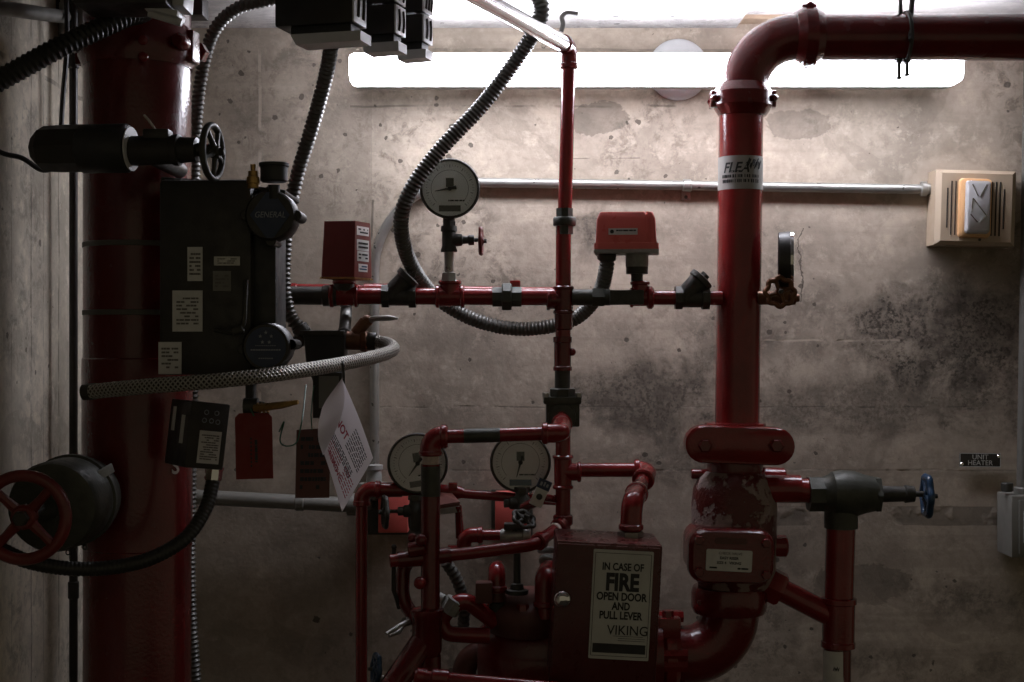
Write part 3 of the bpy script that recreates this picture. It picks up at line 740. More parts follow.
# gauge seen edge-on beside the riser
YE = 2.60
c = P(784, 260, YE); r = K(29, YE)
t = T('pressure_gauge', 'black gauge seen edge-on standing right of the tall riser', 'gauge', c-V(0, 0, r), 'round dial pressure gauges')
ax = V(1, -.185, 0).normalized()
mb = MB(); mb.lathe(c-ax*K(6, YE), ax, [(0, r*.9), (.002, r*.96), (K(12, YE), r*.98)], 48); mb.build('case', 'black', t)
mb = MB(); mb.lathe(c+ax*K(6, YE), ax, [(0, r*.99), (.0005, r*1.03), (.006, r*1.03), (.0065, r*.93)], 48); mb.build('bezel', 'chrome', t)
mb = MB(); mb.lathe(c+ax*(K(6, YE)+.0055), ax, [(0, r*.95), (.001, r*.95)], 48); mb.build('dial', 'dial', t)
mb = MB(); mb.cyl(c-V(0, 0, r*.95), c-V(0, 0, r*1.2), K(5, YE)); mb.build('stem', 'bronze', t)
# its valve
t = T('gauge_valve', 'brown handwheel valve under the edge-on gauge beside the riser', 'valve', P(780, 300, YE))
mb = MB(); mb.cyl(P(757, 298, YE), P(795, 298, YE), K(7, YE)); mb.cyl(P(784, 284, YE), P(784, 302, YE), K(7, YE)); mb.lathe(P(793, 298, YE), (1, 0, 0), [(0, K(5, YE)), (K(6, YE), K(4, YE))], 10); mb.cyl(P(780, 293, YE), P(780, 293, YE-.05), K(5, YE)); mb.build('valve_body', 'bronze', t)
handwheel(t, P(780, 292, YE-.05), (0, -1, .1), K(13.5, YE), K(2.6, YE), 'bronze', 4, 8, .09, .3)

# ------------------------------------------------------------------ horizontal alarm trim line
YT = 2.60
def tee(mb, c, d1, d2, r, L=None, L2=None):
    c = Vector(c); d1 = Vector(d1).normalized(); d2 = Vector(d2).normalized(); L = L or r*1.7; L2 = L2 or L
    for s_ in (-1, 1):
        mb.cyl(c, c+d1*s_*L, r*1.18); mb.band(c+d1*s_*(L-r*.25), d1, r*1.38, r*.5)
    mb.cyl(c, c+d2*L2, r*1.18); mb.band(c+d2*(L2-r*.25), d2, r*1.38, r*.5)
    return mb
rT = K(8.5, YT); xl_ = P(137.5, 0, 2.24).x
def lx(x): return P(x, 296.5+(x-450)*.006, YT)
t = T('alarm_trim_line', 'horizontal red trim pipe carrying the upper gauge and small switch box', 'pipe', lx(450))
mb = MB(); mb.cyl(lx(336), lx(556), rT, n=24); mb.build('pipe', 'red', t)
mb = MB(); mb.tube(fil([lx(342), lx(268), V(xl_+.07, 2.28, lx(268).z)], .06, 8), rT*1.08, 24); mb.band(lx(330), (1, 0, 0), rT*1.25, .03); mb.build('black_nipple', 'iron', t)
for x in (344, 450):
    mb = MB(); tee(mb, lx(x), (1, 0, 0), (0, 0, 1), rT, L2=rT*1.9); mb.build('tee', 'red', t)
t2 = T('back_trim_line', 'thin red pipe running behind the horizontal trim pipe', 'pipe', P(430, 292, 2.70))
mb = MB(); mb.cyl(P(288, 288, 2.70), P(566, 292, 2.70), K(4.4, 2.70)); mb.build('pipe', 'red', t2)
mb = MB(); mb.band(P(376, 290, 2.70), (1, 0, 0), K(6.5, 2.7), .05); mb.band(P(292, 289, 2.70), (1, 0, 0), K(6, 2.7), .02); mb.box((K(11, 2.7), K(11, 2.7), K(9, 2.7)), MX(P(515, 285, 2.70)), .003); mb.build('coupling', 'red', t2)
def strainer(label, x):
    t = T('y_strainer', label, 'strainer', lx(x)-V(0, 0, rT), 'dark iron strainers on the trim line')
    c = lx(x); mb = MB()
    mb.cyl(lx(x-15), lx(x+15), rT*1.12, n=20); mb.prism(hexp(rT*1.45, 8, PI/8), [(0, 1), (K(7, YT), 1)], Matrix.Translation(lx(x-17)) @ Matrix.Rotation(-PI/2, 4, 'Z')); mb.prism(hexp(rT*1.45, 8, PI/8), [(0, 1), (K(7, YT), 1)], Matrix.Translation(lx(x+10)) @ Matrix.Rotation(-PI/2, 4, 'Z'))
    e = V(.70, 0, .72).normalized(); mb.lathe(lx(x-9), e, [(0, rT*1.2), (K(22, YT), rT*1.25), (K(23, YT), rT*1.5), (K(28, YT), rT*1.5), (K(29, YT), rT*1.2)], 20); mb.build('strainer_body', 'iron', t)
    q = lx(x-9)+e*K(28, YT); mb = MB(); mb.prism(hexp(rT*.62), [(0, 1), (K(5, YT), .95)], Matrix.Translation(q) @ e.to_track_quat('Y', 'Z').to_matrix().to_4x4()); mb.build('plug', 'iron', t)
strainer('dark iron strainer on the trim pipe left of the upper gauge', 399)
strainer('dark iron strainer on the trim pipe beside the tall riser', 692)
def union(label, c, d, r, L, m='green', group='grey pipe unions'):
    t = MB(); c = Vector(c); d = Vector(d).normalized(); q = d.to_track_quat('Y', 'Z').to_matrix().to_4x4()
    t.prism(hexp(r*1.35, 8, PI/8), [(-L/2, 1), (-L*.14, 1)], Matrix.Translation(c) @ q)
    t.prism(hexp(r*1.85, 8, PI/8), [(-L*.18, .93), (-L*.14, 1), (L*.12, 1), (L*.16, .93)], Matrix.Translation(c) @ q)
    t.prism(hexp(r*1.35, 8, PI/8), [(L*.14, 1), (L/2, 1)], Matrix.Translation(c) @ q)
    return t.build('pipe_union', m, None, label=label, category='union', group=group)
union('grey-green union on the horizontal trim pipe right of the gauge', lx(507), (1, 0, 0), rT*.92, K(29, YT))
# right part of the line
t = T('alarm_trim_line', 'horizontal trim pipe under the red flow switch right of the thin riser', 'pipe', lx(640))
mb = MB(); mb.cyl(lx(600), lx(722), rT*.85, n=24); mb.build('pipe', 'red', t)
mb = MB(); mb.cyl(lx(572), lx(610), rT*.95, n=24); mb.prism(hexp(rT*1.2), [(0, 1), (K(12, YT), 1)], Matrix.Translation(lx(592)) @ Matrix.Rotation(-PI/2, 4, 'Z')); mb.build('nipple', 'green', t)
mb = MB(); mb.box((K(34, YT), rT*2.9, rT*1.7), MX(lx(626)), .003); mb.build('switch_block', 'iron', t)
mb = MB(); tee(mb, lx(640), (1, 0, 0), (0, 0, 1), rT*.85, L=rT*1.2, L2=rT*1.9); mb.band(lx(650), (1, 0, 0), rT*1.35, .013); mb.build('tee', 'red', t)
# gauge cock under the upper gauge
t = T('gauge_valve', 'dark gauge cock with small red handwheel under the upper gauge', 'valve', P(449, 285, 2.59))
mb = MB(); Yg = 2.588
mb.cyl(P(449, 218, Yg), P(449, 228, Yg), K(6, Yg)); mb.lathe(P(449, 252, Yg), (0, 0, 1), [(0, K(8, Yg)), (.003, K(8.5, Yg)), (K(6, Yg), K(7, Yg)), (K(20, Yg), K(7, Yg)), (K(21, Yg), K(8.5, Yg)), (K(26, Yg), K(8, Yg))], 18)
mb.lathe(P(452, 240, Yg), (1, 0, 0), [(0, K(7, Yg)), (K(10, Yg), K(6, Yg)), (K(11, Yg), K(4, Yg)), (K(16, Yg), K(4, Yg)), (K(17, Yg), K(5.5, Yg)), (K(22, Yg), K(5, Yg)), (K(22.5, Yg), K(2, Yg)), (K(30, Yg), K(2, Yg))], 14); mb.build('valve_body', 'iron', t)
mb = MB(); mb.cyl(P(449, 252, Yg), P(449, 276, Yg), K(4.8, Yg)); mb.lathe(P(449, 281, Yg), (0, 0, 1), [(0, K(8, Yg)), (K(8, Yg), K(7.5, Yg)), (K(9, Yg), K(5, Yg))], 6); mb.build('nipple', 'galv', t)
handwheel(t, P(481, 241, Yg), (1, -.05, 0), K(13, Yg), K(2, Yg), 'redwheel', 5, 6, .06, .3)

# ------------------------------------------------------------------ thin riser, steel pipe at the top
t = T('thin_riser', 'thin red vertical pipe rising in front of the lamp', 'pipe', P(562, 372, YT))
pa, pb = P(569, 55, YT), P(564.5, 216, YT)
mb = MB(); mb.cyl(P(563.5, 226, YT), P(563, 345, YT), K(7.8, YT), n=22); mb.cyl(pa, P(564.5, 226, YT), K(6.8, YT), K(7.2, YT), n=22); mb.build('pipe', 'red', t)
mb = MB(); tee(mb, P(563.5, 300, YT), (0, 0, 1), (-1, 0, 0), K(7.6, YT), L=K(14, YT), L2=K(17, YT)); mb.lathe(P(563.5, 330, YT), (0, 0, 1), [(0, K(8, YT)), (.002, K(9, YT)), (K(40, YT), K(9.6, YT))], 22); mb.build('tee', 'red2', t)
mb = MB(); mb.lathe(P(562.5, 371, YT), (0, 0, 1), [(0, K(8, YT)), (.001, K(9.5, YT)), (K(4, YT), K(9.5, YT)), (K(5, YT), K(8.6, YT)), (K(28, YT), K(8.6, YT)), (K(29, YT), K(9.5, YT)), (K(34, YT), K(9.5, YT)), (K(34.5, YT), K(8, YT))], 22); mb.ball(P(572, 352, YT), K(4, YT)); mb.build('coupling', 'red2', t)
mb = MB(); mb.cyl(P(562.5, 368, YT), P(562.5, 392, YT), K(7.8, YT), n=20); mb.build('nipple', 'iron', t)
union('dark grey union on the thin red riser above the flow switch', P(564.5, 221.5, YT), (0, 0, 1), K(6.6, YT), K(26, YT))
t = T('steel_pipe', 'shiny bare steel pipe slanting across the lamp from the top edge', 'pipe', P(569, 48, YT))
p1 = P(569, 47, YT); p0 = P(487, 2, 2.24); pd = (p0-p1)
mb = MB(); mb.cyl(p1+pd*.04, p1+pd*2.2, K(8, YT), n=24); mb.build('pipe', 'steel', t)
mb = MB(); mb.tube(fil([P(569, 66, YT), P(569, 46.5, YT), p1+pd*.09], K(9, YT), 6), K(8.6, YT), 18); mb.band(P(569, 66, YT), (0, 0, 1), K(9.5, YT), .012); mb.band(p1+pd*.075, pd, K(9.6, YT), .012); mb.build('elbow', 'red2', t)
mb = MB(); mb.tube(spline([P(561, 32, 2.7), P(563, 24, 2.7), P(562, 17, 2.7), P(567, 13, 2.7), P(578, 14, 2.7)]), K(2.4, 2.7), 8)
mb.build('ceiling_hook', 'black', None, label='small dark bent hook hanging from the ceiling behind the steel pipe', category='hook')

# ------------------------------------------------------------------ flow switch and small switch box
Yf = 2.56
t = T('flow_switch', 'red flow switch housing with a rounded top on the trim pipe', 'switch', P(637, 290, 2.59))
mb = MB(); m0 = MX(P(628.5, 252, Yf)+V(0, .04, 0), 0, 0, -.10) @ Matrix.Rotation(PI/2, 4, 'X')
mb.prism(rrect(K(63, Yf), .085, .010, 4), [(K(3, Yf), 1.03), (K(9, Yf), 1.03), (K(9.6, Yf), .95), (K(33, Yf), .90), (K(38, Yf), .84)], m0)
for xc_, w_ in ((-4.5, 53), (27, 7)): mb.prism([(x+K(xc_, Yf), z) for x, z in rrect(K(w_, Yf), .085, .004, 3)], [(K(9, Yf), .99), (K(33, Yf), .95), (K(39.5, Yf), .87), (K(40.5, Yf), .84)], m0)
hs = mb.build('cover', 'redplastic', t)
mb = MB(); mb.box((K(65, Yf), .088, K(3.5, Yf)), MX(P(628.5, 251, Yf)+V(0, .04, 0), 0, 0, -.10), .001); mb.build('base_plate', 'sealant', t)
mL = MX(P(623, 231.5, Yf-.0065), -.06, 0, -.10)
mb = MB(); mb.box((K(29, Yf), .0008, K(6.5, Yf)), mL); lb = mb.build('label', 'paper', t)
bars(print_rows(K(20, Yf), K(3, Yf), 1, 8, 1.), mL @ Matrix.Translation((K(3, Yf), 0, K(1, Yf)))).build('printed_line', 'ink', lb)
mb = MB(); mb.lathe(mL @ V(-K(11, Yf), -.0004, 0), (0, -1, 0), [(0, K(2, Yf)), (.0005, K(2, Yf))], 12); mb.build('emblem', 'ink', lb)
mb = MB(); mb.cyl(P(637, 250, 2.6), P(637, 267, 2.6), K(11.5, 2.6)); mb.build('paddle_housing', 'sealant', t)
mb = MB(); mb.cyl(P(637, 266, 2.6), P(637, 274, 2.6), K(11, 2.6)); mb.cyl(P(637, 272, 2.6), P(637, 283, 2.6), K(6, 2.6)); mb.build('neck', 'iron', t)
# small red box on the left
Yq = 2.50
t = T('pressure_switch', 'small red pressure switch box with labels on its lit side', 'switch', P(344, 288, YT))
rz = -.42; cq = P(347, 250, 2.56); wq, dq, hq = .064, .064, K(56, 2.53)
mq = MX(cq, 0, .015, -.36)
mb = MB(); mb.prism([(-wq/2, -dq/2), (wq/2, -dq/2), (wq/2, dq/2), (-wq/2, dq/2)], [(-hq/2, (1.04, 1.08)), (-hq/2+.006, (1.04, 1.08)), (hq/2, (.98, .93))], mq @ Matrix.Rotation(PI/2, 4, 'X')); bx = mb.build('cover', 'redbox', t, ang=20)
mb = MB(); mb.box((wq*1.1, dq*1.15, .003), mq @ Matrix.Translation((0, 0, -hq/2-.002))); mb.build('base_plate', 'brass', t)
for k, (z, h_, w_, m) in enumerate(((.034, .016, .048, 'white'), (.008, .020, .048, 'paper'), (-.012, .018, .046, 'paper'), (-.033, .014, .036, 'white'))):
    xx = wq/2*(1.0-.055*(z+hq/2)/hq*1.1)
    ml = mq @ Matrix.Translation((wq*.5*(1.035-.058*((z+hq/2)/hq)), 0, z)) @ Matrix.Rotation(PI/2, 4, 'Z')
    mb = MB(); mb.box((w_, .0012, h_), ml); lb = mb.build('label', m, bx)
    bars(print_rows(w_*.8, h_*.7, 2, k+20), ml, .0009).build('printed_line', 'ink' if k < 3 else 'blueink', lb)
mb = MB(); mb.lathe(P(344, 291, YT), (0, 0, 1), [(0, K(10, YT)), (.002, K(11, YT)), (K(9, YT), K(10, YT)), (K(10, YT), K(8, YT)), (K(12, YT), K(8, YT)), (K(13, YT), K(15, YT)), (K(22, YT), K(15, YT))], 20); mb.build('hex_base', 'iron', t)

# ------------------------------------------------------------------ flexible conduits
def flex(label, pts, r, m, n=14, pitch=.0075, amp=.085, cat='conduit', name='flexible_conduit', ends=True):
    t = T(name, label, cat, pts[-1], 'flexible conduits between the boxes')
    mb = MB(); corrugated(mb, pts, r, pitch, amp, n); mb.build('hose', m, t)
    for k in ((0, -1) if ends else ()):
        q = Vector(pts[k]); d_ = (Vector(pts[1 if k == 0 else -2])-q).normalized()
        mb = MB(); mb.lathe(q-d_*.004, d_, [(0, r*1.05), (.002, r*1.3), (.014, r*1.3), (.016, r*1.15)], 12); mb.build('connector', 'iron', t)
flex('dark flexible conduit looping from the ceiling past the gauge to the flow switch',
     [V(P(520, -12, 2.5).x, 2.46, CEIL), P(537, -5, 2.46), P(541, 15, 2.47), P(525, 47, 2.50), P(483, 104, 2.52), P(440, 150, 2.52), P(412, 188, 2.52), P(401, 222, 2.54), P(410, 262, 2.60), P(436, 297, 2.665), P(478, 321, 2.69), P(525, 329, 2.70), P(572, 320, 2.69), P(598, 295, 2.65), P(606, 270, 2.61), P(607, 254, 2.60)], K(7.6, 2.52), 'flex')
flex('dark flexible conduit curving down from the ceiling boxes past the left riser',
     [V(P(318, 0, 2.37).x, 2.37, CEIL), P(296, -8, 2.37), P(268, 0, 2.37), P(238, 8, 2.38), P(216, 28, 2.40), P(204, 62, 2.43), P(197, 110, 2.46), P(194, 170, 2.49), P(193, 260, 2.52), P(192, 400, 2.53), P(190, 500, 2.55), P(190, 600, 2.55), P(195, 680, 2.55), P(200, 760, 2.55), V(P(203, 0, 2.55).x, 2.55, .0)], K(6.6, 2.25), 'flex', pitch=.0085, amp=.14)
flex('steel flexible conduit hanging from the nearest ceiling box down to the black junction box',
     [P(332, 40, 2.25), P(326, 75, 2.30), P(311, 130, 2.36), P(296, 180, 2.40), P(286, 235, 2.42), P(284, 285, 2.42), P(290, 315, 2.42), P(303, 332, 2.42)], K(6.8, 2.35), 'flex', pitch=.0085, amp=.14)
flex('short steel flexible conduit between the small red switch box and black junction box', [P(346, 300, 2.66), P(346, 315, 2.64), P(344, 335, 2.5)], K(5.5, 2.6), 'flex')
flex('thick dark flexible conduit slanting across the upper left corner', [P(-60, 112, 1.96), P(0, 80, 1.98), P(62, 46, 2.0), P(122, 18, 2.06), P(150, 2, 2.12), V(P(165, -20, 2.16).x, 2.16, CEIL)], K(10.5, 2.0), 'flexdark', pitch=.0085, amp=.08)
# braided hose
t = T('braided_hose', 'braided steel hose sweeping across under the black compressor', 'hose', P(240, 378, 1.95))
pts = [P(92, 391.5, 1.96), P(150, 386, 1.93), P(215, 381, 1.93), P(280, 373.5, 1.98), P(335, 365, 2.08), P(378, 356, 2.22), P(393, 349.5, 2.32), P(388, 343.5, 2.40), P(372, 341, 2.43), P(352, 340, 2.43)]
mb = MB(); mb.tube(resample(spline(pts), .006), K(7.6, 1.98), 18, uv=True); mb.build('hose', 'braid', t)
mb = MB(); mb.cyl(P(96, 391, 1.96), P(84, 392.5, 1.965), K(8.2, 1.96)); mb.build('ferrule', 'iron', t)
mb = MB(); mb.cyl(P(376, 341.5, 2.428), P(352, 340, 2.43), K(9, 2.4)); mb.build('ferrule', 'iron', t)
# junction box with pipe valve
Yj = 2.43
t = T('junction_box', 'dark funnel shaped junction box behind the braided hose', 'box', P(322, 392, Yj))
mb = MB(); mb.prism([(-K(21, Yj), K(30, Yj)), (K(21, Yj), K(30, Yj)), (K(20, Yj), 0), (K(13, Yj), -K(30, Yj)), (-K(8, Yj), -K(30, Yj)), (-K(18, Yj), 0)], [(0, .96), (.003, 1), (.05, 1), (.053, .96)], MX(P(324, 361, Yj-.03))); mb.build('body', 'blackmatte', t)
mb = MB(); mb.box((K(44, Yj), .058, K(5, Yj)), MX(P(324, 333, Yj-.005)), .002); mb.build('lid', 'iron', t)
mb = MB(); mb.band(P(303, 337, Yj), (-.7, 0, .7), K(11, Yj), .022, n=8); mb.build('locknut', 'iron', t)
t = T('ball_valve', 'bronze ball valve with pale lever at the end of the braided hose', 'valve', P(357, 345, Yj))
mb = MB(); mb.cyl(P(342, 340, Yj), P(368, 341, Yj), K(9.5, Yj), n=18); mb.band(P(364, 341, Yj), (1, 0, 0), K(11, Yj), .014, n=8); mb.cyl(P(356, 334, Yj), P(366, 321, Yj), K(6.5, Yj)); mb.ball(P(367, 321, Yj), K(6, Yj)); mb.build('valve_body', 'bronze', t)
mb = MB(); mb.tube([P(367, 321, Yj), P(375, 318.5, Yj-.01), P(390, 318, Yj-.02), P(398, 318.5, Yj-.025)], [.006, .005, .0045, .002], 8); mb.build('lever', 'galv', t)

# ------------------------------------------------------------------ big left riser
YL = 2.24; xl = P(137.5, 0, YL).x; rL = K(52.5, YL)
t = T('left_riser', 'very wide dark red riser pipe at the left of the room', 'pipe', (xl, YL, 0))
mb = MB(); mb.cyl((xl, YL, 0), (xl, YL, CEIL+.01), rL, n=56); pp = mb.build('pipe', 'red2', t)
coupling('coupling', t, P(137.5, 49, YL), (0, 0, 1), rL, K(40, YL), (1, -.12, 0), 'red2', 1.04, k=1.10)
mb = MB()
for k, (x, y) in enumerate(((143, 40), (143, 57))): mb.ball(P(x, y, YL-rL*1.1), .008, (0, -1, 0), .6)
mb.build('cast_boss', 'red', t)
for y in (246, 313, 371):
    mb = MB(); mb.band(P(137.5, y, YL), (0, 0, 1), rL*1.012, .013, n=48); mb.build('pipe_strap', 'duct', t)
lo = P(137.5, 540, YL)
mb = MB(); mb.lathe((xl, YL, lo.z-.01), (0, 0, 1), [(0, rL*1.0), (.002, rL*1.025), (.30, rL*1.025), (.302, rL)], 56); mb.build('sleeve', 'red2', t)
lettering('S', .035, 'tape', pp, lambda u, v, w_: V(xl+math.sin(.98+u/rL)*(rL*1.026+.0012+w_), YL-math.cos(.98+u/rL)*(rL*1.026+.0012+w_), P(0, 468, 2.17).z+v), shear=.0, bold=.0006)
# dark pipes against the left wall
def P2(x, y, X): # point on the plane at this X
    Y = X*F/(x-512); return P(x, y, Y)
for k, (x, m, r, lab) in enumerate(((73.5, 'black', 4.2, 'slim black pipe standing between the left wall and the wide riser'), (65, 'cable', 2.6, 'thin black cable hanging down the left wall beside the slim black pipe'))):
    q = P2(x, 300, -.755); mb = MB()
    if k == 0: mb.cyl((q.x, q.y, 0), (q.x, q.y, CEIL+.01), K(r, q.y), n=14); mb.band((q.x, q.y, P(0, 590, q.y).z), (0, 0, 1), K(5.5, q.y), .03); mb.band((q.x, q.y, P(0, 60, q.y).z), (0, 0, 1), K(5.5, q.y), .03)
    else: mb.tube(spline([(q.x, q.y, CEIL+.01), P(67, 30, q.y), P(66, 60, q.y), P(63, 95, q.y), P(61, 130, q.y)]), K(r, q.y), 8)
    mb.build('wall_pipe' if k == 0 else 'hanging_cable', m, None, label=lab, category='pipe' if k == 0 else 'cable')
# conduit along the left wall near the ceiling
q0, q1 = P2(0, 8, -.768), P2(66, 17, -.768)
mb = MB(); mb.cyl(q0-(q1-q0)*.8, q1+(q1-q0)*.06, .0115, n=18); mb.build('wall_conduit', 'greybox', None, label='grey conduit running along the top of the left wall', category='conduit')
q = P2(76, 24, -.76)
mb = MB(); mb.box((.05, .035, .07), MX(q), .003); mb.box((.012, .05, .09), MX(q-V(.014, 0, 0)), .002); mb.build('conduit_box', 'galv', None, label='small pale box on the left wall below the grey conduit', category='box')
mb = MB(); mb.box((.30, .05, .035), MX(P(120, 8, 2.45)), .002); mb.box((.02, .04, .10), MX(P(75, -2, 2.45)), .002); mb.box((.02, .04, .10), MX(P(165, -4, 2.45)), .002)
mb.build('strut_channel', 'black', None, label='black steel strut under the ceiling behind the wide riser', category='bracket')

# ------------------------------------------------------------------ black angle cock with handwheel, upper left
YV = 1.95
t = T('supervised_valve', 'black stem valve with octagonal switch body and dark spoked handwheel, upper left', 'valve', P(120, 170, YV))
ax = V(1, -.12, 0).normalized()
def ap(x, y=149, dy=0): return P(x, y, YV-(x-120)*YV/F*.12)
mb = MB(); mb.lathe(ap(34), ax, [(0, K(13, YV)), (K(10, YV), K(23, YV)), (K(30, YV), K(24, YV)), (K(55, YV), K(24, YV))], 8); mb.build('switch_body', 'black', t, ang=20)
mb = MB(); mb.lathe(ap(82), ax, [(0, K(23, YV)), (K(2, YV), K(24.5, YV)), (K(47, YV), K(24.5, YV)), (K(49, YV), K(23, YV)), (K(50, YV), K(21, YV))], 28); mb.build('switch_cap', 'blackmatte', t)
mb = MB(); mb.lathe(ap(131), ax, [(0, K(22, YV)), (.0015, K(22, YV)), (.002, K(12, YV))], 28); mb.build('lit_end_face', 'palecap', t)  # lamp light on the black cylinder's end, put into a pale colour
mb = MB(); mb.lathe(ap(120, 151), ax, [(0, K(15, YV)), (K(55, YV), K(14, YV)), (K(56, YV), K(15.5, YV)), (K(62, YV), K(15.5, YV)), (K(63, YV), K(13, YV)), (K(80, YV), K(12, YV)), (K(81, YV), K(7, YV)), (K(94, YV), K(5, YV))], 22); mb.box((K(26, YV), .03, K(10, YV)), MX(ap(158, 135)), .003); mb.build('bonnet', 'black', t)
mb = MB(); mb.tube(spline([ap(155, 136), ap(155, 130), ap(150, 122), ap(144, 115)]), .0018, 6); mb.build('seal_wire', 'tape', t)
mb = MB(); mb.cyl(ap(142, 151), V(ap(142).x, 2.165, ap(142, 151).z), K(9, YV)); mb.build('mounting_stub', 'black', t)
handwheel(t, ap(212.5, 152), (1, -.16, 0), K(26.5, YV), K(3.4, YV), 'iron', 5, 0, 0, .26, .004)
mb = MB(); mb.tube(spline([P(-40, 130, 1.95), P(0, 152, 1.98), P(22, 158, 2.0), P(42, 170, 2.02), P(60, 166, 2.03)]), K(2.6, 2), 8)
mb.build('switch_cable', 'cable', None, label='black cable coming from the left edge into the octagonal valve switch', category='cable')

# ------------------------------------------------------------------ black compressor on the left riser
YC = 2.0
t = T('air_compressor', 'large black riser mounted air compressor with blue round end labels', 'compressor', P(220, 375, YC+.1))
mb = MB(); cc = P(205, 277, YC)+V(0, .12, 0)
mb.box((K(93, YC), .18, K(196, YC)), MX(cc-V(0, .03, 0)), .008); mb.build('tank', 'black', t)
mb = MB(); mb.box((K(92, YC), .20, .006), MX(P(203, 180, YC)+V(0, .12, 0), 0, .06), .002); mb.box((K(40, YC), .14, .006), MX(P(262, 187, YC)+V(0, .10, 0), 0, .14), .002); mb.build('top_plate', 'iron', t)
mb = MB(); mb.box((K(32, YC), .09, K(185, YC)), MX(P(258, 284, YC)+V(0, .065, 0)), .006); mb.build('motor_case', 'blackmatte', t)
for x, y, R, n in ((270, 215, 25, 8), (266, 347, 24, 24)):
    q = P(x, y, 1.985); mb = MB(); r = K(R, 1.985)
    mb.lathe(q+V(0, .07, 0), (0, -1, 0), [(0, r*.9), (.03, r*.9), (.032, r*1.02), (.066, r*1.02), (.070, r*.94)], n if n > 8 else 32)
    for k in range(4 if n == 8 else 3):
        a_ = .0+PI/2*k if n == 8 else .1+PI*k
        mb.cyl(q+V(math.cos(a_)*r*1.02, .006, math.sin(a_)*r*1.02), q+V(math.cos(a_)*r*1.02, .06, math.sin(a_)*r*1.02), r*.22, n=12, ch=.001)
    hd = mb.build('cylinder_head', 'black', t)
    mb = MB()
    if n == 8:
        mb.prism([(r*.80, 0), (.14*r, r*.92), (-.14*r, r*.92), (-r*.80, 0), (-r*.14, -r*.92), (r*.14, -r*.92)], [(0, 1), (.0014, 1)], Matrix.Translation(q-V(0, .0015, 0)))
    else: mb.lathe(q, (0, -1, 0), [(0, r*.84), (.0014, r*.84)], 40)
    lb = mb.build('label', 'navy', hd)
    mq = Matrix.Translation(q-V(0, .0018, 0))
    if n == 8:
        lettering('GENERAL', r*.34, 'paleink', lb, face_fn(mq), shear=.2, sx=.85)
    else:
        mb = MB()
        for k in range(5):
            a_ = PI/2+2*PI*k/5; poly = []
            for i in range(10): b_ = PI/2+PI*i/5; rad = r*.085*(1 if i % 2 == 0 else .4); poly.append((rad*math.cos(b_), rad*math.sin(b_)))
            mb.prism(poly, [(-.0004, 1), (.0002, 1)], mq @ Matrix.Translation((r*.24*math.cos(a_), 0, r*.38+r*.22*math.sin(a_))))
        mb.build('star', 'paleink', lb)
        bars([(x_, 0.0, .0028, .0018) for x_ in [-.020+.0036*i for i in range(12)]]+[(x_, -.012, .002, .0015) for x_ in [-.009+.003*i for i in range(7)]]+[(x_, .006, .0018, .001) for x_ in [-.014+.003*i for i in range(10)]], mq @ Matrix.Translation((0, 0, -r*.12))).build('printed_line', 'paleink', lb)
mb = MB(); q = P(253, 184, 1.975); mb.lathe(q-V(0, 0, .006), (0, 0, 1), [(0, .008), (.006, .008), (.007, .0095), (.016, .0095), (.017, .007), (.024, .007), (.025, .0035), (.034, .0035)], 12); mb.build('relief_valve', 'brass', t)
mb = MB(); q = P(274, 173, 1.99); mb.cyl(q-V(.0, 0, K(9, 2)), q+V(.0, 0, K(8, 2)), K(13.5, 2), n=32, ch=.002); mb.cyl(q+V(0, 0, K(6, 2)), q+V(0, 0, K(10, 2)), K(15, 2), n=32, ch=.001); mb.cyl(q-V(0, 0, K(12, 2)), q-V(0, 0, K(26, 2)), K(6, 2)); mb.build('air_filter', 'blackmatte', t)
for x, y, w_, h_, m, sd in ((195, 264, 15, 34, 'paper', 1), (187.5, 311, 30, 41, 'paper', 2), (170, 358, 23, 32, 'paper', 3), (227, 261, 26, 9, 'galv', 4), (222, 281, 18, 20, 'greybox', 5)):
    ml = Matrix.Translation(P(x, y, 1.999)); mb = MB(); mb.box((K(w_, 2), .0012, K(h_, 2)), ml); lb = mb.build('label', m, t)
    bars(print_rows(K(w_*.75, 2), K(h_*.7, 2), max(3, h_//5), sd), ml, .0009).build('printed_line', 'fadedink', lb)
mb = MB(); mb.tube(spline([P(215, 330, 1.985), P(232, 332, 1.975), P(243, 325, 1.975), P(245, 300, 1.98), P(246, 280, 1.99)]), .0035, 8); mb.band(P(238, 330, 1.975), (1, 0, .3), .007, .016); mb.build('air_tube', 'iron', t)
for z in (232, 308):
    mb = MB(); mb.box((.02, .10, .05), MX(V(-.515, YL-.03, P(0, z, YC+.12).z)), .003); mb.build('mounting_clamp', 'black', t)
# brass drain cock under the compressor with the red tag
t = T('drain_cock', 'brass lever cock under the black compressor holding the red tag', 'valve', P(250, 412, 1.98))
mb = MB(); mb.cyl(P(251, 372, 2.02), P(251, 414, 1.99), K(5.5, 2)); mb.lathe(P(244, 406, 1.985), (1, 0, 0), [(0, K(8, 2)), (K(14, 2), K(8, 2)), (K(15, 2), K(5, 2)), (K(20, 2), K(4, 2))], 14); mb.build('valve_body', 'iron', t)
mb = MB(); mb.tube([P(256, 408, 1.975), P(266, 407, 1.96), P(282, 405, 1.94), P(298, 402, 1.93)], [.006, .0055, .005, .003], 8)
for x in (259, 263, 267): mb.torus(P(x, 408, 1.972), (1, 0, .3), .0065, .0016, 16, 6)
mb.build('lever', 'brass', t)
ct = P(254, 446, 1.975); mt = MX(ct, 0, -.02, .05)
tg = T('red_tag', 'red card tag hanging from the brass cock under the compressor', 'tag', ct)
w_, h_ = K(37, 1.975), K(66, 1.975)
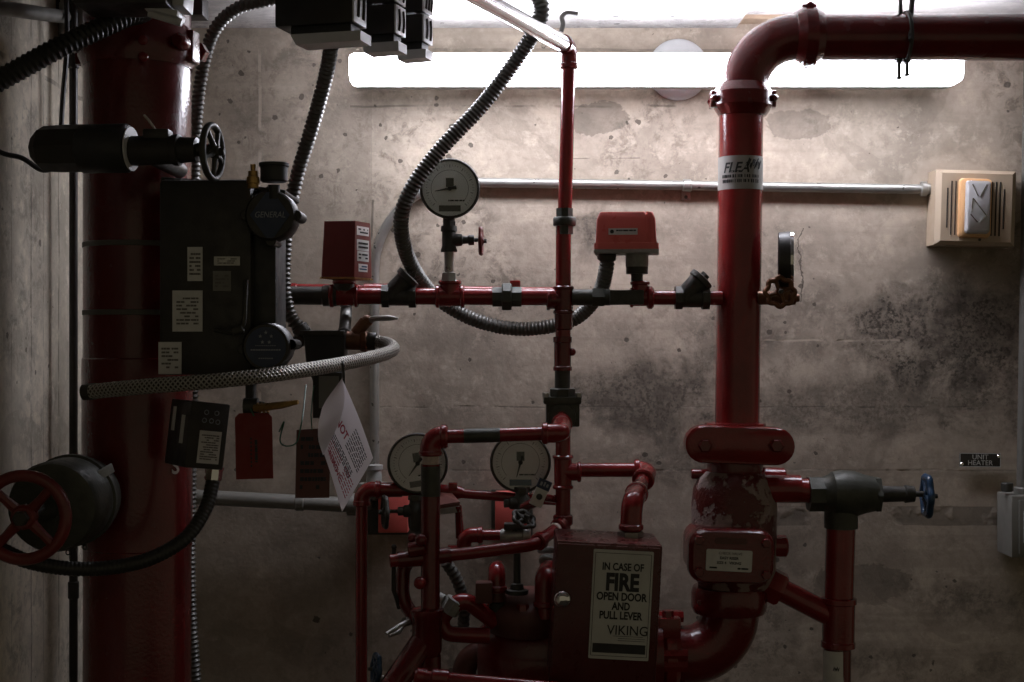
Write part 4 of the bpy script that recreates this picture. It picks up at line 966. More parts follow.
mb = MB(); mb.prism([(-w_/2, -h_/2), (w_/2, -h_/2), (w_/2, h_/2-.006), (w_/2-.006, h_/2), (-w_/2+.006, h_/2), (-w_/2, h_/2-.006)], [(0, 1), (.0012, 1)], mt); cd = mb.build('card', 'redtag', tg)
mb = MB()
for k in range(9):
    mb.box((.0038, .0005, .0022+.001*(k % 3)), mt @ Matrix.Translation((.003, -.0004, -.022+.0036*k)))
    if k < 8: mb.box((.0022, .0005, .003), mt @ Matrix.Translation((-.004, -.0004, -.028+.0055*k)))
mb.build('printed_line', 'ink', cd)
mb = MB(); mb.tube([P(254, 416, 1.974), P(251, 410, 1.972), P(251, 404, 1.985)], .0012, 6); mb.build('string', 'wire', tg)

# ------------------------------------------------------------------ big valve with red handwheel, lower left
t = T('butterfly_valve', 'dark green gear valve with large red handwheel on the left riser', 'valve', P(80, 560, 2.1))
xc = P(22, 515, 1.90).x; zc = P(22, 515, 1.90).z-.004
mb = MB(); mb.lathe((xc+.006, 2.00, zc+.002), (0, 1, 0), [(0, .050), (.004, .062), (.012, .0655), (.085, .0655), (.087, .069), (.10, .069), (.102, .064), (.14, .062)], 40); gb = mb.build('gear_box', 'green', t)
mb = MB(); mb.cyl((xc+.01, 2.12, zc), (xl-.045, 2.22, zc), .045, .045, n=30); mb.build('valve_neck', 'green', t)
mb = MB(); mb.box((.034, .004, .014), MX(V(xc+.060, 2.075, zc+.045), 0, -.4, .9), .001); mb.build('tag_plate', 'sealant', gb)
mb = MB(); mb.lathe((xc, 2.01, zc), (0, -1, 0), [(0, .018), (.05, .014), (.06, .010), (.10, .009)], 14); mb.build('stem', 'iron', t)
handwheel(t, (xc, 1.905, zc), (.04, -1, .0), K(42, 1.905), K(6.2, 1.905), 'redwheel', 4, 0, 0, .30, -.006, .82)
for x, y in ((68, 551), (85, 546)):
    q = P(x, y, 2.08); mb = MB(); mb.torus(q+V(0, 0, .004), (1, .3, 0), .0035, .001, 16, 6); mb.torus(q-V(0, 0, .002), (.3, 1, 0), .0035, .001, 16, 6); mb.build('chain_link', 'iron', t)
# cable slung across
flexpts = [P(-70, 528, 1.93), P(-20, 540, 1.93), P(30, 562, 1.95), P(85, 569, 1.98), P(140, 562, 2.0), P(182, 541, 2.03), P(204, 512, 2.06), P(212, 485, 2.08), P(215, 465, 2.09)]
t = T('sheathed_conduit', 'dark smooth sheathed conduit slung across the left riser under the handwheel', 'conduit', P(140, 569, 2.0))
mb = MB(); corrugated(mb, flexpts, K(7.2, 2), .006, .04); mb.build('hose', 'flexdark', t)
mb = MB(); mb.band(P(213.5, 474, 2.085), (.1, .02, 1), K(9, 2.05), .02, n=8); mb.band(P(214, 468, 2.09), (.1, .02, 1), K(10, 2.05), .008, n=8); mb.build('connector', 'chrome', t)
# tamper switch
ms = MX(P(196, 434, 2.10), .06, .13, -.45)
t = T('tamper_switch', 'small black tilted switch box with white labels left of the red tag', 'switch', P(196, 470, 2.1))
bw, bd, bh = .060, .088, .098
ms = MX(P(197, 434, 2.10), .0, .12, .58)
mb = MB(); mb.box((bw, bd, bh), ms, .003); bx = mb.build('box', 'black', t)
for z, h_, wl, xo, fc in ((-.017, .048, .034, .004, 0),):
    ml = ms @ Matrix.Translation((xo, -bd/2-.0006, z)); mb = MB(); mb.box((wl, .001, h_), ml); lb = mb.build('label', 'paper', bx)
    bars(print_rows(wl*.8, h_*.8, 11, 31), ml, .0008).build('printed_line', 'fadedink', lb)
for yo, z, wl, h_ in ((-.018, .006, .013, .042), (.022, .02, .012, .036)):
    ml = ms @ Matrix.Translation((-bw/2-.0006, yo, z)) @ Matrix.Rotation(-PI/2, 4, 'Z'); mb = MB(); mb.box((wl, .001, h_), ml); mb.build('label', 'paper', bx)
mb = MB()
for x, z in ((-.006, .034), (.010, .034), (-.008, .022), (.003, .022), (.013, .021)): mb.torus(ms @ V(x, -bd/2-.0005, z), ms.to_3x3() @ V(0, 1, 0), .0032, .0007, 14, 5)
mb.build('terminal_mark', 'paleink', bx)
mb = MB(); mb.cyl(P(176, 440, 2.15), P(196, 436, 2.11), .012); mb.build('mounting_stub', 'black', t)

# ------------------------------------------------------------------ paper tag and dark tags
YP = 2.02
t = T('paper_tag', 'folded white paper tag with red print hanging under the braided hose', 'tag', P(343, 510, YP))
top = P(342, 379, YP-.012); rgt = P(373, 458, YP+.03); bot = P(342, 512, YP); lft = P(319, 440, YP-.01)
g = []
for i in range(9):
    row = []
    for j in range(9):
        u, v = i/8, j/8
        p = (top*(1-u)+lft*u)*(1-v)+(rgt*(1-u)+bot*u)*v
        row.append(p+V(-.012*math.sin(PI*u)*(1-v), .018*math.sin(PI*v)*(1-u*.5), 0))
    g.append(row)
sh_ = MB().sheet(g, .0006).build('front_sheet', 'thin', t)
g2 = []
e1 = P(342, 380, YP+.004)
for i in range(11):
    u = i/10
    a_ = spline([P(342, 379, YP-.014), P(322, 408, YP-.06), P(318, 436, YP-.07), P(323, 455, YP-.045)], 4)
    row = []
    for j in range(7):
        v = j/6; L = a_[min(len(a_)-1, int(u*(len(a_)-1)))]
        inner = P(342, 379, YP-.016).lerp(P(324, 452, YP-.022), u)
        bow = P(336, 410, YP-.03)-P(333, 415, YP-.019)
        row.append(L.lerp(inner+bow*math.sin(PI*u)*1.2+V(.009*math.sin(PI*u), 0, 0), v)+V(0, -.006*math.sin(PI*v)*math.sin(PI*u), 0))
    g2.append(row)
MB().sheet(g2, .0006).build('curled_sheet', 'thin', t)
def tagfn(u, v, w_): # u along top->right edge, v down along top->left
    p = (top*(1-v)+lft*v)*(1-u)+(rgt*(1-v)+bot*v)*u
    return p+V(-.012*math.sin(PI*v)*(1-u), .018*math.sin(PI*u)*(1-v*.5), 0)+V(-.0004, -.0016-w_, 0)
lettering('DO NOT', .15, 'redink', sh_, lambda u, v, w_: tagfn(.28+u*.8, .33-v, w_), bold=.004)
lettering('REMOVE', .13, 'redink', sh_, lambda u, v, w_: tagfn(.52+u*.75, .80-v, w_), bold=.003)
mb = MB()
rd = random.Random(4)
def strokes(rows, mname, nm):
    mb = MB()
    for (u0, u1, v0) in rows:
        u = u0
        while u < u1:
            l = min(rd.uniform(.03, .09), u1-u); a1, b1 = tagfn(u, v0, 0), tagfn(u+l*.8, v0, 0); mb.tube([a1, b1], .00065, 4); u += l
    mb.build(nm, mname, sh_)
strokes([(.2, .85, .50+.035*i) for i in range(4)]+[(.55, .92, .12+.04*i) for i in range(8)], 'ink', 'printed_line')
strokes([(.30, .62, .60+.05*i) for i in range(5)]+[(.70, .95, .58+.05*i) for i in range(6)], 'redink', 'printed_line')
mb = MB(); mb.torus(P(342, 377, YP-.012)+V(0, .01, .010), (1, .2, 0), .012, .0012, 24, 6); mb.build('tie_wire', 'iron', t)
c = P(313, 463, 2.20); mt = MX(c, 0, .02, .25)
t = T('dark_tag', 'dark red card tag hanging behind the white paper tag', 'tag', c)
mb = MB(); mb.prism([(-K(17, 2.2), -K(35, 2.2)), (K(17, 2.2), -K(35, 2.2)), (K(17, 2.2), K(30, 2.2)), (K(12, 2.2), K(35, 2.2)), (-K(17, 2.2), K(33, 2.2))], [(0, 1), (.0012, 1)], mt); cd = mb.build('card', 'oxide', t)
bars(print_rows(K(26, 2.2), K(56, 2.2), 7, 12), mt, .0005).build('printed_line', 'ink', cd)
mb = MB(); mb.tube([P(312, 430, 2.197), P(311, 415, 2.195), P(313, 392, 2.2), P(316, 372, 2.25)], .001, 5); mb.build('string', 'wire', t)
c = P(329, 395, 2.22); mt = MX(c, 0, 0, .1)
t = T('hanging_label', 'small black framed label hanging below the funnel shaped junction box', 'label', c)
mb = MB(); mb.box((K(32, 2.22), .004, K(46, 2.22)), mt, .001); fr = mb.build('frame', 'black', t)
ml = mt @ Matrix.Translation((0, -.0025, K(3, 2.22))); mb = MB(); mb.box((K(20, 2.22), .001, K(32, 2.22)), ml); mb.build('label_card', 'greybox', fr)
t = MB().tube(spline([P(279, 432, 2.1), P(284, 422, 2.1), P(280, 440, 2.1), P(286, 446, 2.1), P(296, 443, 2.1), P(300, 430, 2.1), P(303, 414, 2.12), P(306, 385, 2.2)]), .0012, 6).build('loose_wire', 'wire', None, label='loose thin green wire dangling between red tag and dark tag', category='wire')

# ------------------------------------------------------------------ black slotted housings under the ceiling
def housing(label, xr, yb, wpx, hpx, Y, nsl=2, rz=.26, tray=True, capw=.055, name='slotted_housing', rod=True):
    k = Y/F; w_, h_, d_ = wpx*k, hpx*k, capw
    t = T(name, label, 'housing', P(xr-wpx/2, yb, Y), 'black housings with slotted pale ends')
    piv = P(xr, yb, Y); m = MX(piv, 0, 0, 0) @ Matrix.Rotation(-.0, 4, 'Z') @ Matrix.Rotation(-rz, 4, 'Z')
    m = Matrix.Translation(piv) @ Matrix.Rotation(-rz, 4, 'Z')
    mb = MB(); mb.box((w_, d_, h_), m @ Matrix.Translation((-w_/2, d_/2, h_/2)), .004); bd = mb.build('body', 'black', t)
    mb = MB(); mb.box((.003, d_*.96, h_*.97), m @ Matrix.Translation((.0012, d_/2, h_/2)), .001); cp = mb.build('end_cap', 'palecap', t)
    for i in range(nsl):
        y = d_*(i+.75)/(nsl+.5); mb = MB()
        pts = [m @ V(.003, y+.003*math.sin(PI*s_), h_*(.14+.72*s_)) for s_ in [j/8 for j in range(9)]]
        mb.tube(pts, d_*.055, 8); mb.build('slot', 'slot', cp)
    if tray:
        mb = MB(); mb.box((w_*.78, d_*.7, .013), m @ Matrix.Translation((-w_*.42, d_*.45, -.0065)), .002); mb.build('base', 'blackmatte', t)
        mb = MB(); mb.prism([(-w_*.80, 0), (w_*.11, 0), (w_*.11, -.015), (-w_*.72, -.016)], [(0, 1), (d_*.8, 1)], m @ Matrix.Translation((-.0, .0, -.013))); mb.build('tray', 'palecap', t)
    if rod:
        top = piv.z+h_
        for f_ in (.25, .75):
            q = m @ V(-w_*f_, d_/2, 0); mb = MB(); mb.cyl(V(q.x, q.y, top-.004), V(q.x, q.y, CEIL+.01), .005, n=10); mb.build('hanging_rod', 'iron', t)
    return t
housing('nearest black slotted housing with pale tray above the lamp left end', 352, 22, 84, 54, 2.10)
housing('black slotted housing with pale tray second from the left, lower row', 394, 33, 44, 30, 2.22, rz=.30, capw=.045)
housing('black slotted housing with pale tray at the right end, lower row', 422, 41, 36, 28, 2.34, rz=.30, capw=.045)
housing('black slotted housing stacked on the middle lower one', 394, 1.5, 42, 26, 2.22, 2, rz=.30, tray=False, capw=.045)
housing('black slotted housing stacked on the right lower one', 422, 11, 34, 27, 2.34, 3, rz=.30, tray=False, capw=.045)
t = T('bracket_housing', 'dark housing with pale block and bright tray above the wide riser', 'housing', P(150, 10, 2.02))
mb = MB(); mb.box((.13, .09, .07), MX(P(128, -14, 1.98)), .004); mb.cyl(V(P(120, 0, 2.02).x, 2.02, P(0, -30, 2.02).z), V(P(120, 0, 2.02).x, 2.02, CEIL+.01), .006); mb.build('body', 'black', t)
mb = MB(); mb.box((K(27, 2.0), .06, K(26, 2.0)), MX(P(176, -3, 2.0), 0, .08), .003); mb.build('block', 'palecap', t)
mb = MB(); mb.box((K(36, 1.99), .05, .009), MX(P(164, 13, 1.99), 0, .24), .003); mb.cyl(P(149, 13, 1.985), P(182, 23, 1.985), .0055); mb.build('tray', 'palecap', t)

# ------------------------------------------------------------------ manual release box
YB = 2.35
cB = P(606, 618, YB); roll = math.radians(3.0); mB = MX(cB, 0, roll, 0)
t = T('release_box', 'red emergency release box with a silver knob and FIRE notice', 'box', cB-V(0, 0, .14))
wB, hB, dB = K(106, YB), K(150, YB), .155
mb = MB(); mb.box((wB, dB, hB), mB @ Matrix.Translation((0, dB/2, 0)), .004); bx = mb.build('box', 'boxred', t)
mb = MB(); mb.box((wB*.965, .006, hB*.97), mB @ Matrix.Translation((-wB*.008, -.0025, 0)), .002); dr = mb.build('door', 'boxred', t)
mb = MB(); q = mB @ V(K(-45, YB), -.005, K(18, YB)); mb.lathe(q, (0, -1, 0), [(0, K(5, YB)), (.004, K(5, YB)), (.006, K(8, YB)), (.011, K(8.2, YB)), (.016, K(6, YB)), (.018, K(2, YB))], 24); mb.build('knob', 'chrome', dr)
mL = mB @ Matrix.Translation((K(14, YB), -.0065, K(14.5, YB)))
wl, hl = K(60, YB), K(109, YB)
mb = MB(); mb.prism(rrect(wl, hl, .002, 2), [(0, 1), (.002, 1)], mL @ Matrix.Translation((0, -.0008, 0))); nt = mb.build('notice', 'sign', dr)
mb = MB()
for x, z, w_, h_ in ((0, .47, .93, .004), (0, -.47, .93, .004), (-.465, 0, .008, .94), (.465, 0, .008, .94)): mb.box((w_*wl, .0004, h_*hl), mL @ Matrix.Translation((x*wl, -.0011, z*hl)))
mb.build('border_line', 'ink', nt)
fB = face_fn(mL @ Matrix.Translation((0, -.0012, 0)))
for s_, sz, z, bo in (('IN CASE OF', .094, .345, .0003), ('FIRE', .215, .20, .0016), ('OPEN DOOR', .100, .072, .0004), ('AND', .096, -.015, .0004), ('PULL LEVER', .097, -.10, .0004)):
    lettering(s_, sz*hl, 'ink', nt, lambda u, v, w_, z=z: fB(u+.0*wl, v+z*hl, w_), bold=bo+.0002, sx=.78)
lettering('VIKING', .125*hl, 'ink', nt, lambda u, v, w_: fB(u+.13*wl, v-.235*hl, w_), sx=.92, bold=.0001)
bars([(.14*wl, -.285*hl, .5*wl, .0006), (.2*wl, -.305*hl, .45*wl, .0006), (.2*wl, -.325*hl, .45*wl, .0006)], mL @ Matrix.Translation((0, -.0006, 0))).build('printed_line', 'ink', nt)
mb = MB(); mb.box((.88*wl, .0005, .085*hl), mL @ Matrix.Translation((0, -.0011, -.40*hl))); mb.build('legend_bar', 'ink', nt)
# pipe into the box
t = T('release_pipe', 'red pipe with two elbows entering the top of the release box', 'pipe', P(632, 545, 2.45))
pB = [P(566, 470, YT), P(648, 470, YT), P(632, 503, 2.45), P(630.5, 541, 2.45)]
mb = MB(); mb.tube(fil(pB, [.02, .022], 8), K(7.2, 2.55), 20); mb.build('pipe', 'red', t)
mb = MB(); mb.tube(fil([P(636, 470, YT), P(649, 470, YT), pB[1].lerp(pB[2], .30)], .022, 8), K(9.5, YT), 20); mb.band(P(637, 470, YT), (1, 0, 0), K(11, YT), .012); mb.band(pB[1].lerp(pB[2], .30), pB[2]-pB[1], K(11.2, YT), .012); mb.build('elbow', 'red', t)
mb = MB(); mb.tube(fil([pB[1].lerp(pB[2], .72), pB[2], P(631, 525, 2.45)], .022, 8), K(11, 2.45), 20); mb.band(P(631, 527, 2.45), (0, 0, 1), K(12.5, 2.45), .013); mb.band(pB[1].lerp(pB[2], .72), pB[2]-pB[1], K(12, 2.45), .012); mb.build('elbow', 'red', t)
mb = MB(); mb.band(pB[1].lerp(pB[2], .60), pB[2]-pB[1], K(8, 2.5), .010); mb.build('thread_tape', 'tape', t)
mb = MB(); mb.prism(hexp(K(13, 2.45)), [(0, .95), (.002, 1), (K(11, 2.45), 1)], Matrix.Translation(P(630.5, 542.5, 2.45)) @ Matrix.Rotation(PI/2, 4, 'X')); mb.build('hex_nut', 'galv', t)

# ------------------------------------------------------------------ cross block and the front loop
t = T('retard_valve', 'grey-green square valve block with bolted flange on the thin riser', 'valve', P(563, 426, YT))
mb = MB(); mb.box((K(33, YT), K(30, YT), K(26, YT)), MX(P(562.5, 413, YT)), .003); mb.box((K(37, YT), K(36, YT), K(7, YT)), MX(P(562, 400, YT)), .002)
mb.prism(hexp(K(13.5, YT), 8, PI/8), [(0, .95), (.002, 1), (K(8, YT), 1), (K(9, YT), .9)], Matrix.Translation(P(562.5, 397, YT)) @ Matrix.Rotation(PI/2, 4, 'X'))
mb.lathe(P(562, 417, YT-K(15, YT)), (0, -1, 0), [(0, K(14, YT)), (.004, K(13.5, YT)), (.006, K(10, YT))], 24); vb = mb.build('valve_body', 'green', t)
for x, dy in ((546, -1), (578, -1), (546, 1), (578, 1)):
    mb = MB(); mb.prism(hexp(K(3.4, YT)), [(0, 1), (K(5, YT), .95)], Matrix.Translation(P(x, 398, YT)+V(0, dy*K(13, YT), 0)) @ Matrix.Rotation(PI/2, 4, 'X')); mb.build('bolt', 'galv', vb)
YFr = 2.45
t = T('front_loop_pipe', 'red pipe loop running left from the valve block then straight down', 'pipe', P(430, 690, YFr))
q = P(563, 431, YFr+.03)
lp = [P(562, 417, 2.575), P(561.5, 433, YFr), P(431, 437, YFr), P(430.5, 760, YFr)]
mb = MB(); mb.tube(fil([lp[0], V(lp[1].x, YFr, lp[1].z), lp[2], V(lp[2].x, YFr, 0)], [.02, .026], 8), K(7, YFr), 22); mb.build('pipe', 'red', t)
mb = MB(); mb.tube(fil([lp[0].lerp(lp[1], .45), lp[1], P(546, 433.5, YFr)], .018, 8), K(9.6, YFr), 20); mb.band(P(545, 433.5, YFr), (1, 0, 0), K(11, YFr), .012); mb.band(lp[0].lerp(lp[1], .45), lp[1]-lp[0], K(11, YFr), .011); mb.build('elbow', 'red', t)
mb = MB(); mb.tube(fil([P(444, 436.5, YFr), P(430.8, 437, YFr), P(430.7, 454, YFr)], .022, 8), K(11, YFr), 22); mb.band(P(444, 436.5, YFr), (1, 0, 0), K(12.2, YFr), .014); mb.band(P(430.7, 453, YFr), (0, 0, 1), K(12, YFr), .010); mb.build('elbow', 'red', t)
mb = MB(); mb.cyl(P(430.6, 454, YFr), P(430.6, 464, YFr), K(8.2, YFr)); mb.build('thread_tape', 'tape', t)
mb = MB(); mb.cyl(P(464, 436, YFr), P(500, 435, YFr), K(7.25, YFr)); mb.build('bare_sleeve', 'green', t)
mb = MB(); mb.cyl(P(430.5, 464, YFr), P(430.4, 610, YFr), K(9.6, YFr), n=24); mb.build('upright', 'red2', t)
mb = MB(); mb.cyl(P(430.6, 466, YFr), P(430.6, 496, YFr), K(9.75, YFr), n=24); mb.build('bare_patch', 'green', t)
mb = MB(); mb.lathe(V(P(427, 0, YFr).x, YFr, P(0, 655, YFr).z), (0, 0, 1), [(0, K(13, YFr)), (.01, K(15, YFr)), (K(38, YFr), K(15, YFr)), (K(41, YFr), K(17, YFr)), (K(46, YFr), K(17, YFr)), (K(48, YFr), K(10, YFr))], 26); mb.cyl(V(P(427, 0, YFr).x, YFr, P(0, 655, YFr).z), V(P(427, 0, YFr).x, YFr, .0), K(14, YFr)); mb.build('lower_coupling', 'red2', t)
mb = MB(); mb.tube([P(424, 640, YFr), P(408, 664, YFr-.03), P(388, 694, YFr-.06), P(372, 720, YFr-.08)], K(13, YFr), 18); mb.build('lower_branch', 'red2', t)
t = T('riser_drop', 'red vertical pipe dropping behind the release box from the valve block', 'pipe', P(563, 690, YT))
mb = MB(); mb.cyl(P(563, 424, YT), P(563, 622, YT), K(7.6, YT), n=22); mb.build('pipe', 'red', t)
mb = MB(); tee(mb, P(563, 472, YT), (0, 0, 1), (1, 0, 0), K(7.6, YT), L=K(17, YT), L2=K(18, YT)); mb.build('tee', 'red', t)
mb = MB(); mb.band(P(563, 520, YT), (0, 0, 1), K(10, YT), .02); mb.build('coupling', 'red', t)

# ------------------------------------------------------------------ drain trim at the left
YD = 2.66
t = T('drain_trim', 'red pipe frame with a corner elbow behind the paper tag', 'pipe', P(362, 690, YD))
mb = MB(); mb.tube(fil([V(P(361, 0, YD).x, YD, 0), P(361.5, 490, YD), P(420, 490, YD)], .02, 8), K(6, YD), 20); mb.cyl(P(416, 490, YD), P(560, 501, YD), K(4.8, YD), n=18); mb.build('pipe', 'red', t)
mb = MB(); mb.tube(fil([P(361.5, 503, YD), P(361.5, 489.5, YD), P(378, 489.5, YD)], .02, 8), K(7.8, YD), 20); mb.band(P(378, 489.5, YD), (1, 0, 0), K(9, YD), .012); mb.band(P(361.5, 503, YD), (0, 0, 1), K(8.6, YD), .012); mb.cyl(P(370, 489.5, YD), P(402, 489.8, YD), K(7.4, YD)); mb.build('elbow', 'red', t)
mb = MB(); mb.lathe(P(438, 491, YD), V(1, 0, -.07), [(0, K(6, YD)), (K(3, YD), K(7, YD)), (K(20, YD), K(7, YD)), (K(26, YD), K(5, YD))], 16); mb.box((K(9, YD), K(9, YD), K(7, YD)), MX(P(453, 486, YD-.005)), .002); mb.build('reducer', 'red', t)

# red plate box behind gauge cocks
t = T('red_wall_box', 'flat red box on the wall behind the lower left gauge cock', 'box', P(392, 533, WY-.03))
mb = MB(); mb.box((K(30, (WY-.05)), .05, K(42, (WY-.05))), MX(P(393, 512, (WY-.05))+V(0, .025, 0)), .003); mb.build('box', 'redplastic', t)
mb = MB(); mb.box((K(60, (WY-.05)), .004, K(50, (WY-.05))), MX(P(392, 510, WY-.004)), .001); mb.build('back_plate', 'green', t)
t = T('red_wall_box', 'flat red box on the wall under the gauge with blue bar', 'box', P(507, 533, WY-.03))
mb = MB(); mb.box((K(34, (WY-.05)), .05, K(40, (WY-.05))), MX(P(512, 513, (WY-.05))+V(0, .025, 0)), .003); mb.build('box', 'redplastic', t)
mb = MB(); mb.box((K(42, (WY-.05)), .004, K(48, (WY-.05))), MX(P(512, 513, WY-.004)), .001); mb.build('back_plate', 'green', t)
t = T('bent_bracket', 'bent red steel bracket right of the front red vertical pipe', 'bracket', P(452, 538, 2.60))
Yk = 2.58
mb = MB(); mb.sheet([[P(425, 486, Yk+.12), P(446, 487, Yk+.12)], [P(425, 508, Yk), P(460, 503, Yk)]], .002); mb.sheet([[P(425, 508, Yk), P(460, 503, Yk)], [P(425, 516, Yk), P(458, 511, Yk)]], .002); mb.build('top_plate', 'oxide', t)
mb = MB(); mb.tube([P(458, 506, Yk), P(459, 538, Yk+.01)], .006, 8); mb.build('stay', 'red2', t); mb = MB(); mb.tube([P(459, 506, Yk+.1), P(462, 538, Yk+.06)], .005, 8); mb.build('stay', 'red2', t)
mb = MB(); mb.box((K(36, Yk), .0015, K(6, Yk)), MX(P(442, 511.5, Yk-.003), 0, -.14)); mb.build('lip', 'sealant', t)

# gauge cocks under the lower gauges
def cock(label, x, y, Y, sgn, m='green', wheel='iron', h=36, stem=16):
    t = T('gauge_valve', label, 'valve', P(x, y+h/2, Y), 'gauge cocks')
    mb = MB(); mb.lathe(P(x, y+h*.5, Y), (0, 0, 1), [(0, K(6, Y)), (K(4, Y), K(7.5, Y)), (K(10, Y), K(8, Y)), (K(26, Y), K(8, Y)), (K(28, Y), K(6.5, Y)), (K(h*.92, Y), K(6.5, Y))], 16)
    mb.prism(hexp(K(8, Y)), [(0, 1), (K(5, Y), 1)], Matrix.Translation(P(x, y-h*.36, Y)) @ Matrix.Rotation(PI/2, 4, 'X'))
    mb.lathe(P(x, y-2, Y), (sgn, -.1, 0), [(0, K(7, Y)), (K(12, Y), K(6, Y)), (K(13, Y), K(4.4, Y)), (K(18, Y), K(4.4, Y)), (K(18.5, Y), K(1.8, Y)), (K(18+stem, Y), K(1.8, Y))], 12); mb.build('valve_body', m, t)
    if wheel: handwheel(t, P(x+sgn*(16+stem), y-1, Y-.012), (sgn, -.25, 0), K(15, Y), K(2.3, Y), wheel, 5, 6, .06, .28)
    return t
cock('dark green gauge cock under the lower left gauge with a small black wheel', 416, 513, 2.645, -1, stem=15)
cock('dark green gauge cock under the gauge with the blue bar', 522, 505, 2.645, -1, stem=0, wheel=None)
# label lever
t = T('lever_tag', 'white and blue lever tag tilted right of the blue-bar gauge', 'tag', P(539, 505, 2.54))
ml = MX(P(541, 492, 2.54), 0, .42, .2)
mb = MB(); mb.box((K(13, 2.54), .003, K(26, 2.54)), ml @ Matrix.Translation((0, 0, -K(2, 2.54))), .001); ca = mb.build('card', 'paper', t)
mb = MB(); mb.box((K(14, 2.54), .0036, K(10, 2.54)), ml @ Matrix.Translation((0, 0, K(8, 2.54))), .001); bt = mb.build('blue_band', 'navy', t)
bars([(-.006, 0, .004, .007), (0, .001, .003, .008), (.006, 0, .004, .006)], ml @ Matrix.Translation((0, -.0016, K(8, 2.54)))).build('printed_mark', 'paleink', bt)
mb = MB(); mb.lathe(ml @ V(0, -.0012, -K(5, 2.54)), ml.to_3x3() @ V(0, -1, 0), [(0, K(3.2, 2.54)), (.004, K(3, 2.54)), (.005, K(2, 2.54))], 12); mb.build('bolt', 'iron', t)
mb = MB(); mb.cyl(P(539, 497, 2.545), P(556, 499, 2.6), K(4, 2.55)); mb.cyl(P(524, 508, 2.60), P(541, 499, 2.55), K(5, 2.55)); mb.build('valve_stem', 'red2', t)

# ------------------------------------------------------------------ deluge valve and its small trim
YX = 2.60
t = T('deluge_valve', 'big dark red cast deluge valve behind the release box', 'valve', P(560, 700, YX))
mb = MB(); mb.lathe(P(478, 655, YX), (1, 0, 0), [(0, K(26, YX)), (K(8, YX), K(34, YX)), (K(30, YX), K(46, YX)), (K(70, YX), K(50, YX)), (K(110, YX), K(46, YX)), (K(150, YX), K(36, YX)), (K(168, YX), K(34, YX)), (K(169, YX), K(40, YX)), (K(182, YX), K(40, YX))], 36); bd = mb.build('valve_body', 'red2', t)
mb = MB(); mb.lathe(P(527, 625, YX-.012), (0, -.15, 1), [(0, K(42, YX)), (K(12, YX), K(44, YX)), (K(20, YX), K(43, YX)), (K(27, YX), K(38, YX)), (K(32, YX), K(26, YX)), (K(33, YX), K(10, YX))], 32); cvr = mb.build('cover', 'oxide', t)
for a_ in range(6):
    q = P(527, 601, YX-.012)+V(math.cos(a_*PI/3+.4)*K(36, YX), math.sin(a_*PI/3+.4)*K(36, YX), -.008); mb = MB()
    mb.prism(hexp(K(6, YX)), [(0, 1), (.012, 1), (.014, .85)], Matrix.Translation(q) @ Matrix.Rotation(PI/2, 4, 'X')); mb.build('bolt', 'red', cvr)
mb = MB(); mb.lathe(P(517, 594, YX-.07), (0, 0, 1), [(0, K(11, YX)), (K(4, YX), K(11, YX)), (K(5, YX), K(7, YX)), (K(10, YX), K(6, YX)), (K(11, YX), K(3.6, YX)), (K(46, YX), K(3.4, YX))], 12); mb.build('plunger', 'iron', t)
mb = MB(); mb.cyl(P(520, 640, YX), V(P(520, 0, YX).x, YX, 0), K(38, YX), n=32); mb.build('inlet_pipe', 'red2', t)
mb = MB(); mb.box((K(16, YX), K(16, YX), K(20, YX)), MX(P(484, 592, YX-.09)), .003); mb.build('lug', 'oxide', t)
# diagonal trim pipe
t = T('cross_trim_pipe', 'red cross trim pipe below the gauges slanting from drop pipe to front upright', 'pipe', P(480, 560, 2.5))
cp = [P(563, 524, 2.59), P(534, 545, 2.50), P(470, 553, 2.47), P(390, 561, 2.44)]
mb = MB(); mb.tube(fil(cp, [.05, .2], 6), K(6.4, 2.48), 18); mb.build('pipe', 'red', t)
mb = MB(); dd = (cp[1]-cp[0]).normalized(); mb.band(cp[0].lerp(cp[1], .12), dd, K(9, 2.55), .018); mb.build('coupling', 'red', t); mb = MB(); mb.band(cp[0].lerp(cp[1], .82), dd, K(9, 2.5), .016); mb.build('union', 'red', t)
mb = MB(); mb.band(cp[0].lerp(cp[1], .28), dd, K(7, 2.55), .010); mb.build('thread_tape', 'tape', t)
mb = MB(); mb.cyl(cp[2].lerp(cp[3], .25), cp[2].lerp(cp[3], .9), K(8.4, 2.45)); mb.build('sleeve', 'red2', t)
# short elbow with grey union
t = T('short_trim_pipe', 'short bright red elbow pipe ending in a grey cock above the cross pipe', 'pipe', P(470, 550, 2.57))
Yz = 2.57
mb = MB(); mb.tube(fil([P(464, 556, Yz), P(464, 535, Yz), P(502, 535, Yz)], .018, 8), K(5.4, Yz), 18); mb.build('pipe', 'red', t)
mb = MB(); mb.tube(fil([P(464, 549, Yz), P(464, 535, Yz), P(480, 535, Yz)], .016, 8), K(7.6, Yz), 18); mb.band(P(480, 535, Yz), (1, 0, 0), K(8.6, Yz), .011); mb.band(P(464, 549, Yz), (0, 0, 1), K(8.6, Yz), .011); mb.build('elbow', 'red', t)
mb = MB(); mb.cyl(P(440, 552, Yz), P(462, 550, Yz), K(4, Yz)); mb.prism(hexp(K(7, Yz)), [(0, 1), (K(10, Yz), 1)], Matrix.Translation(P(448, 551, Yz)) @ Matrix.Rotation(-PI/2, 4, 'Z')); mb.build('hex_nipple', 'red', t)
mb = MB(); mb.band(P(463, 550, Yz), (1, 0, 0), K(6, Yz), .006); mb.build('thread_tape', 'tape', t)
t = T('grey_cock', 'pale grey cock with black lobed wheels right of the short red elbow', 'valve', P(515, 545, Yz))
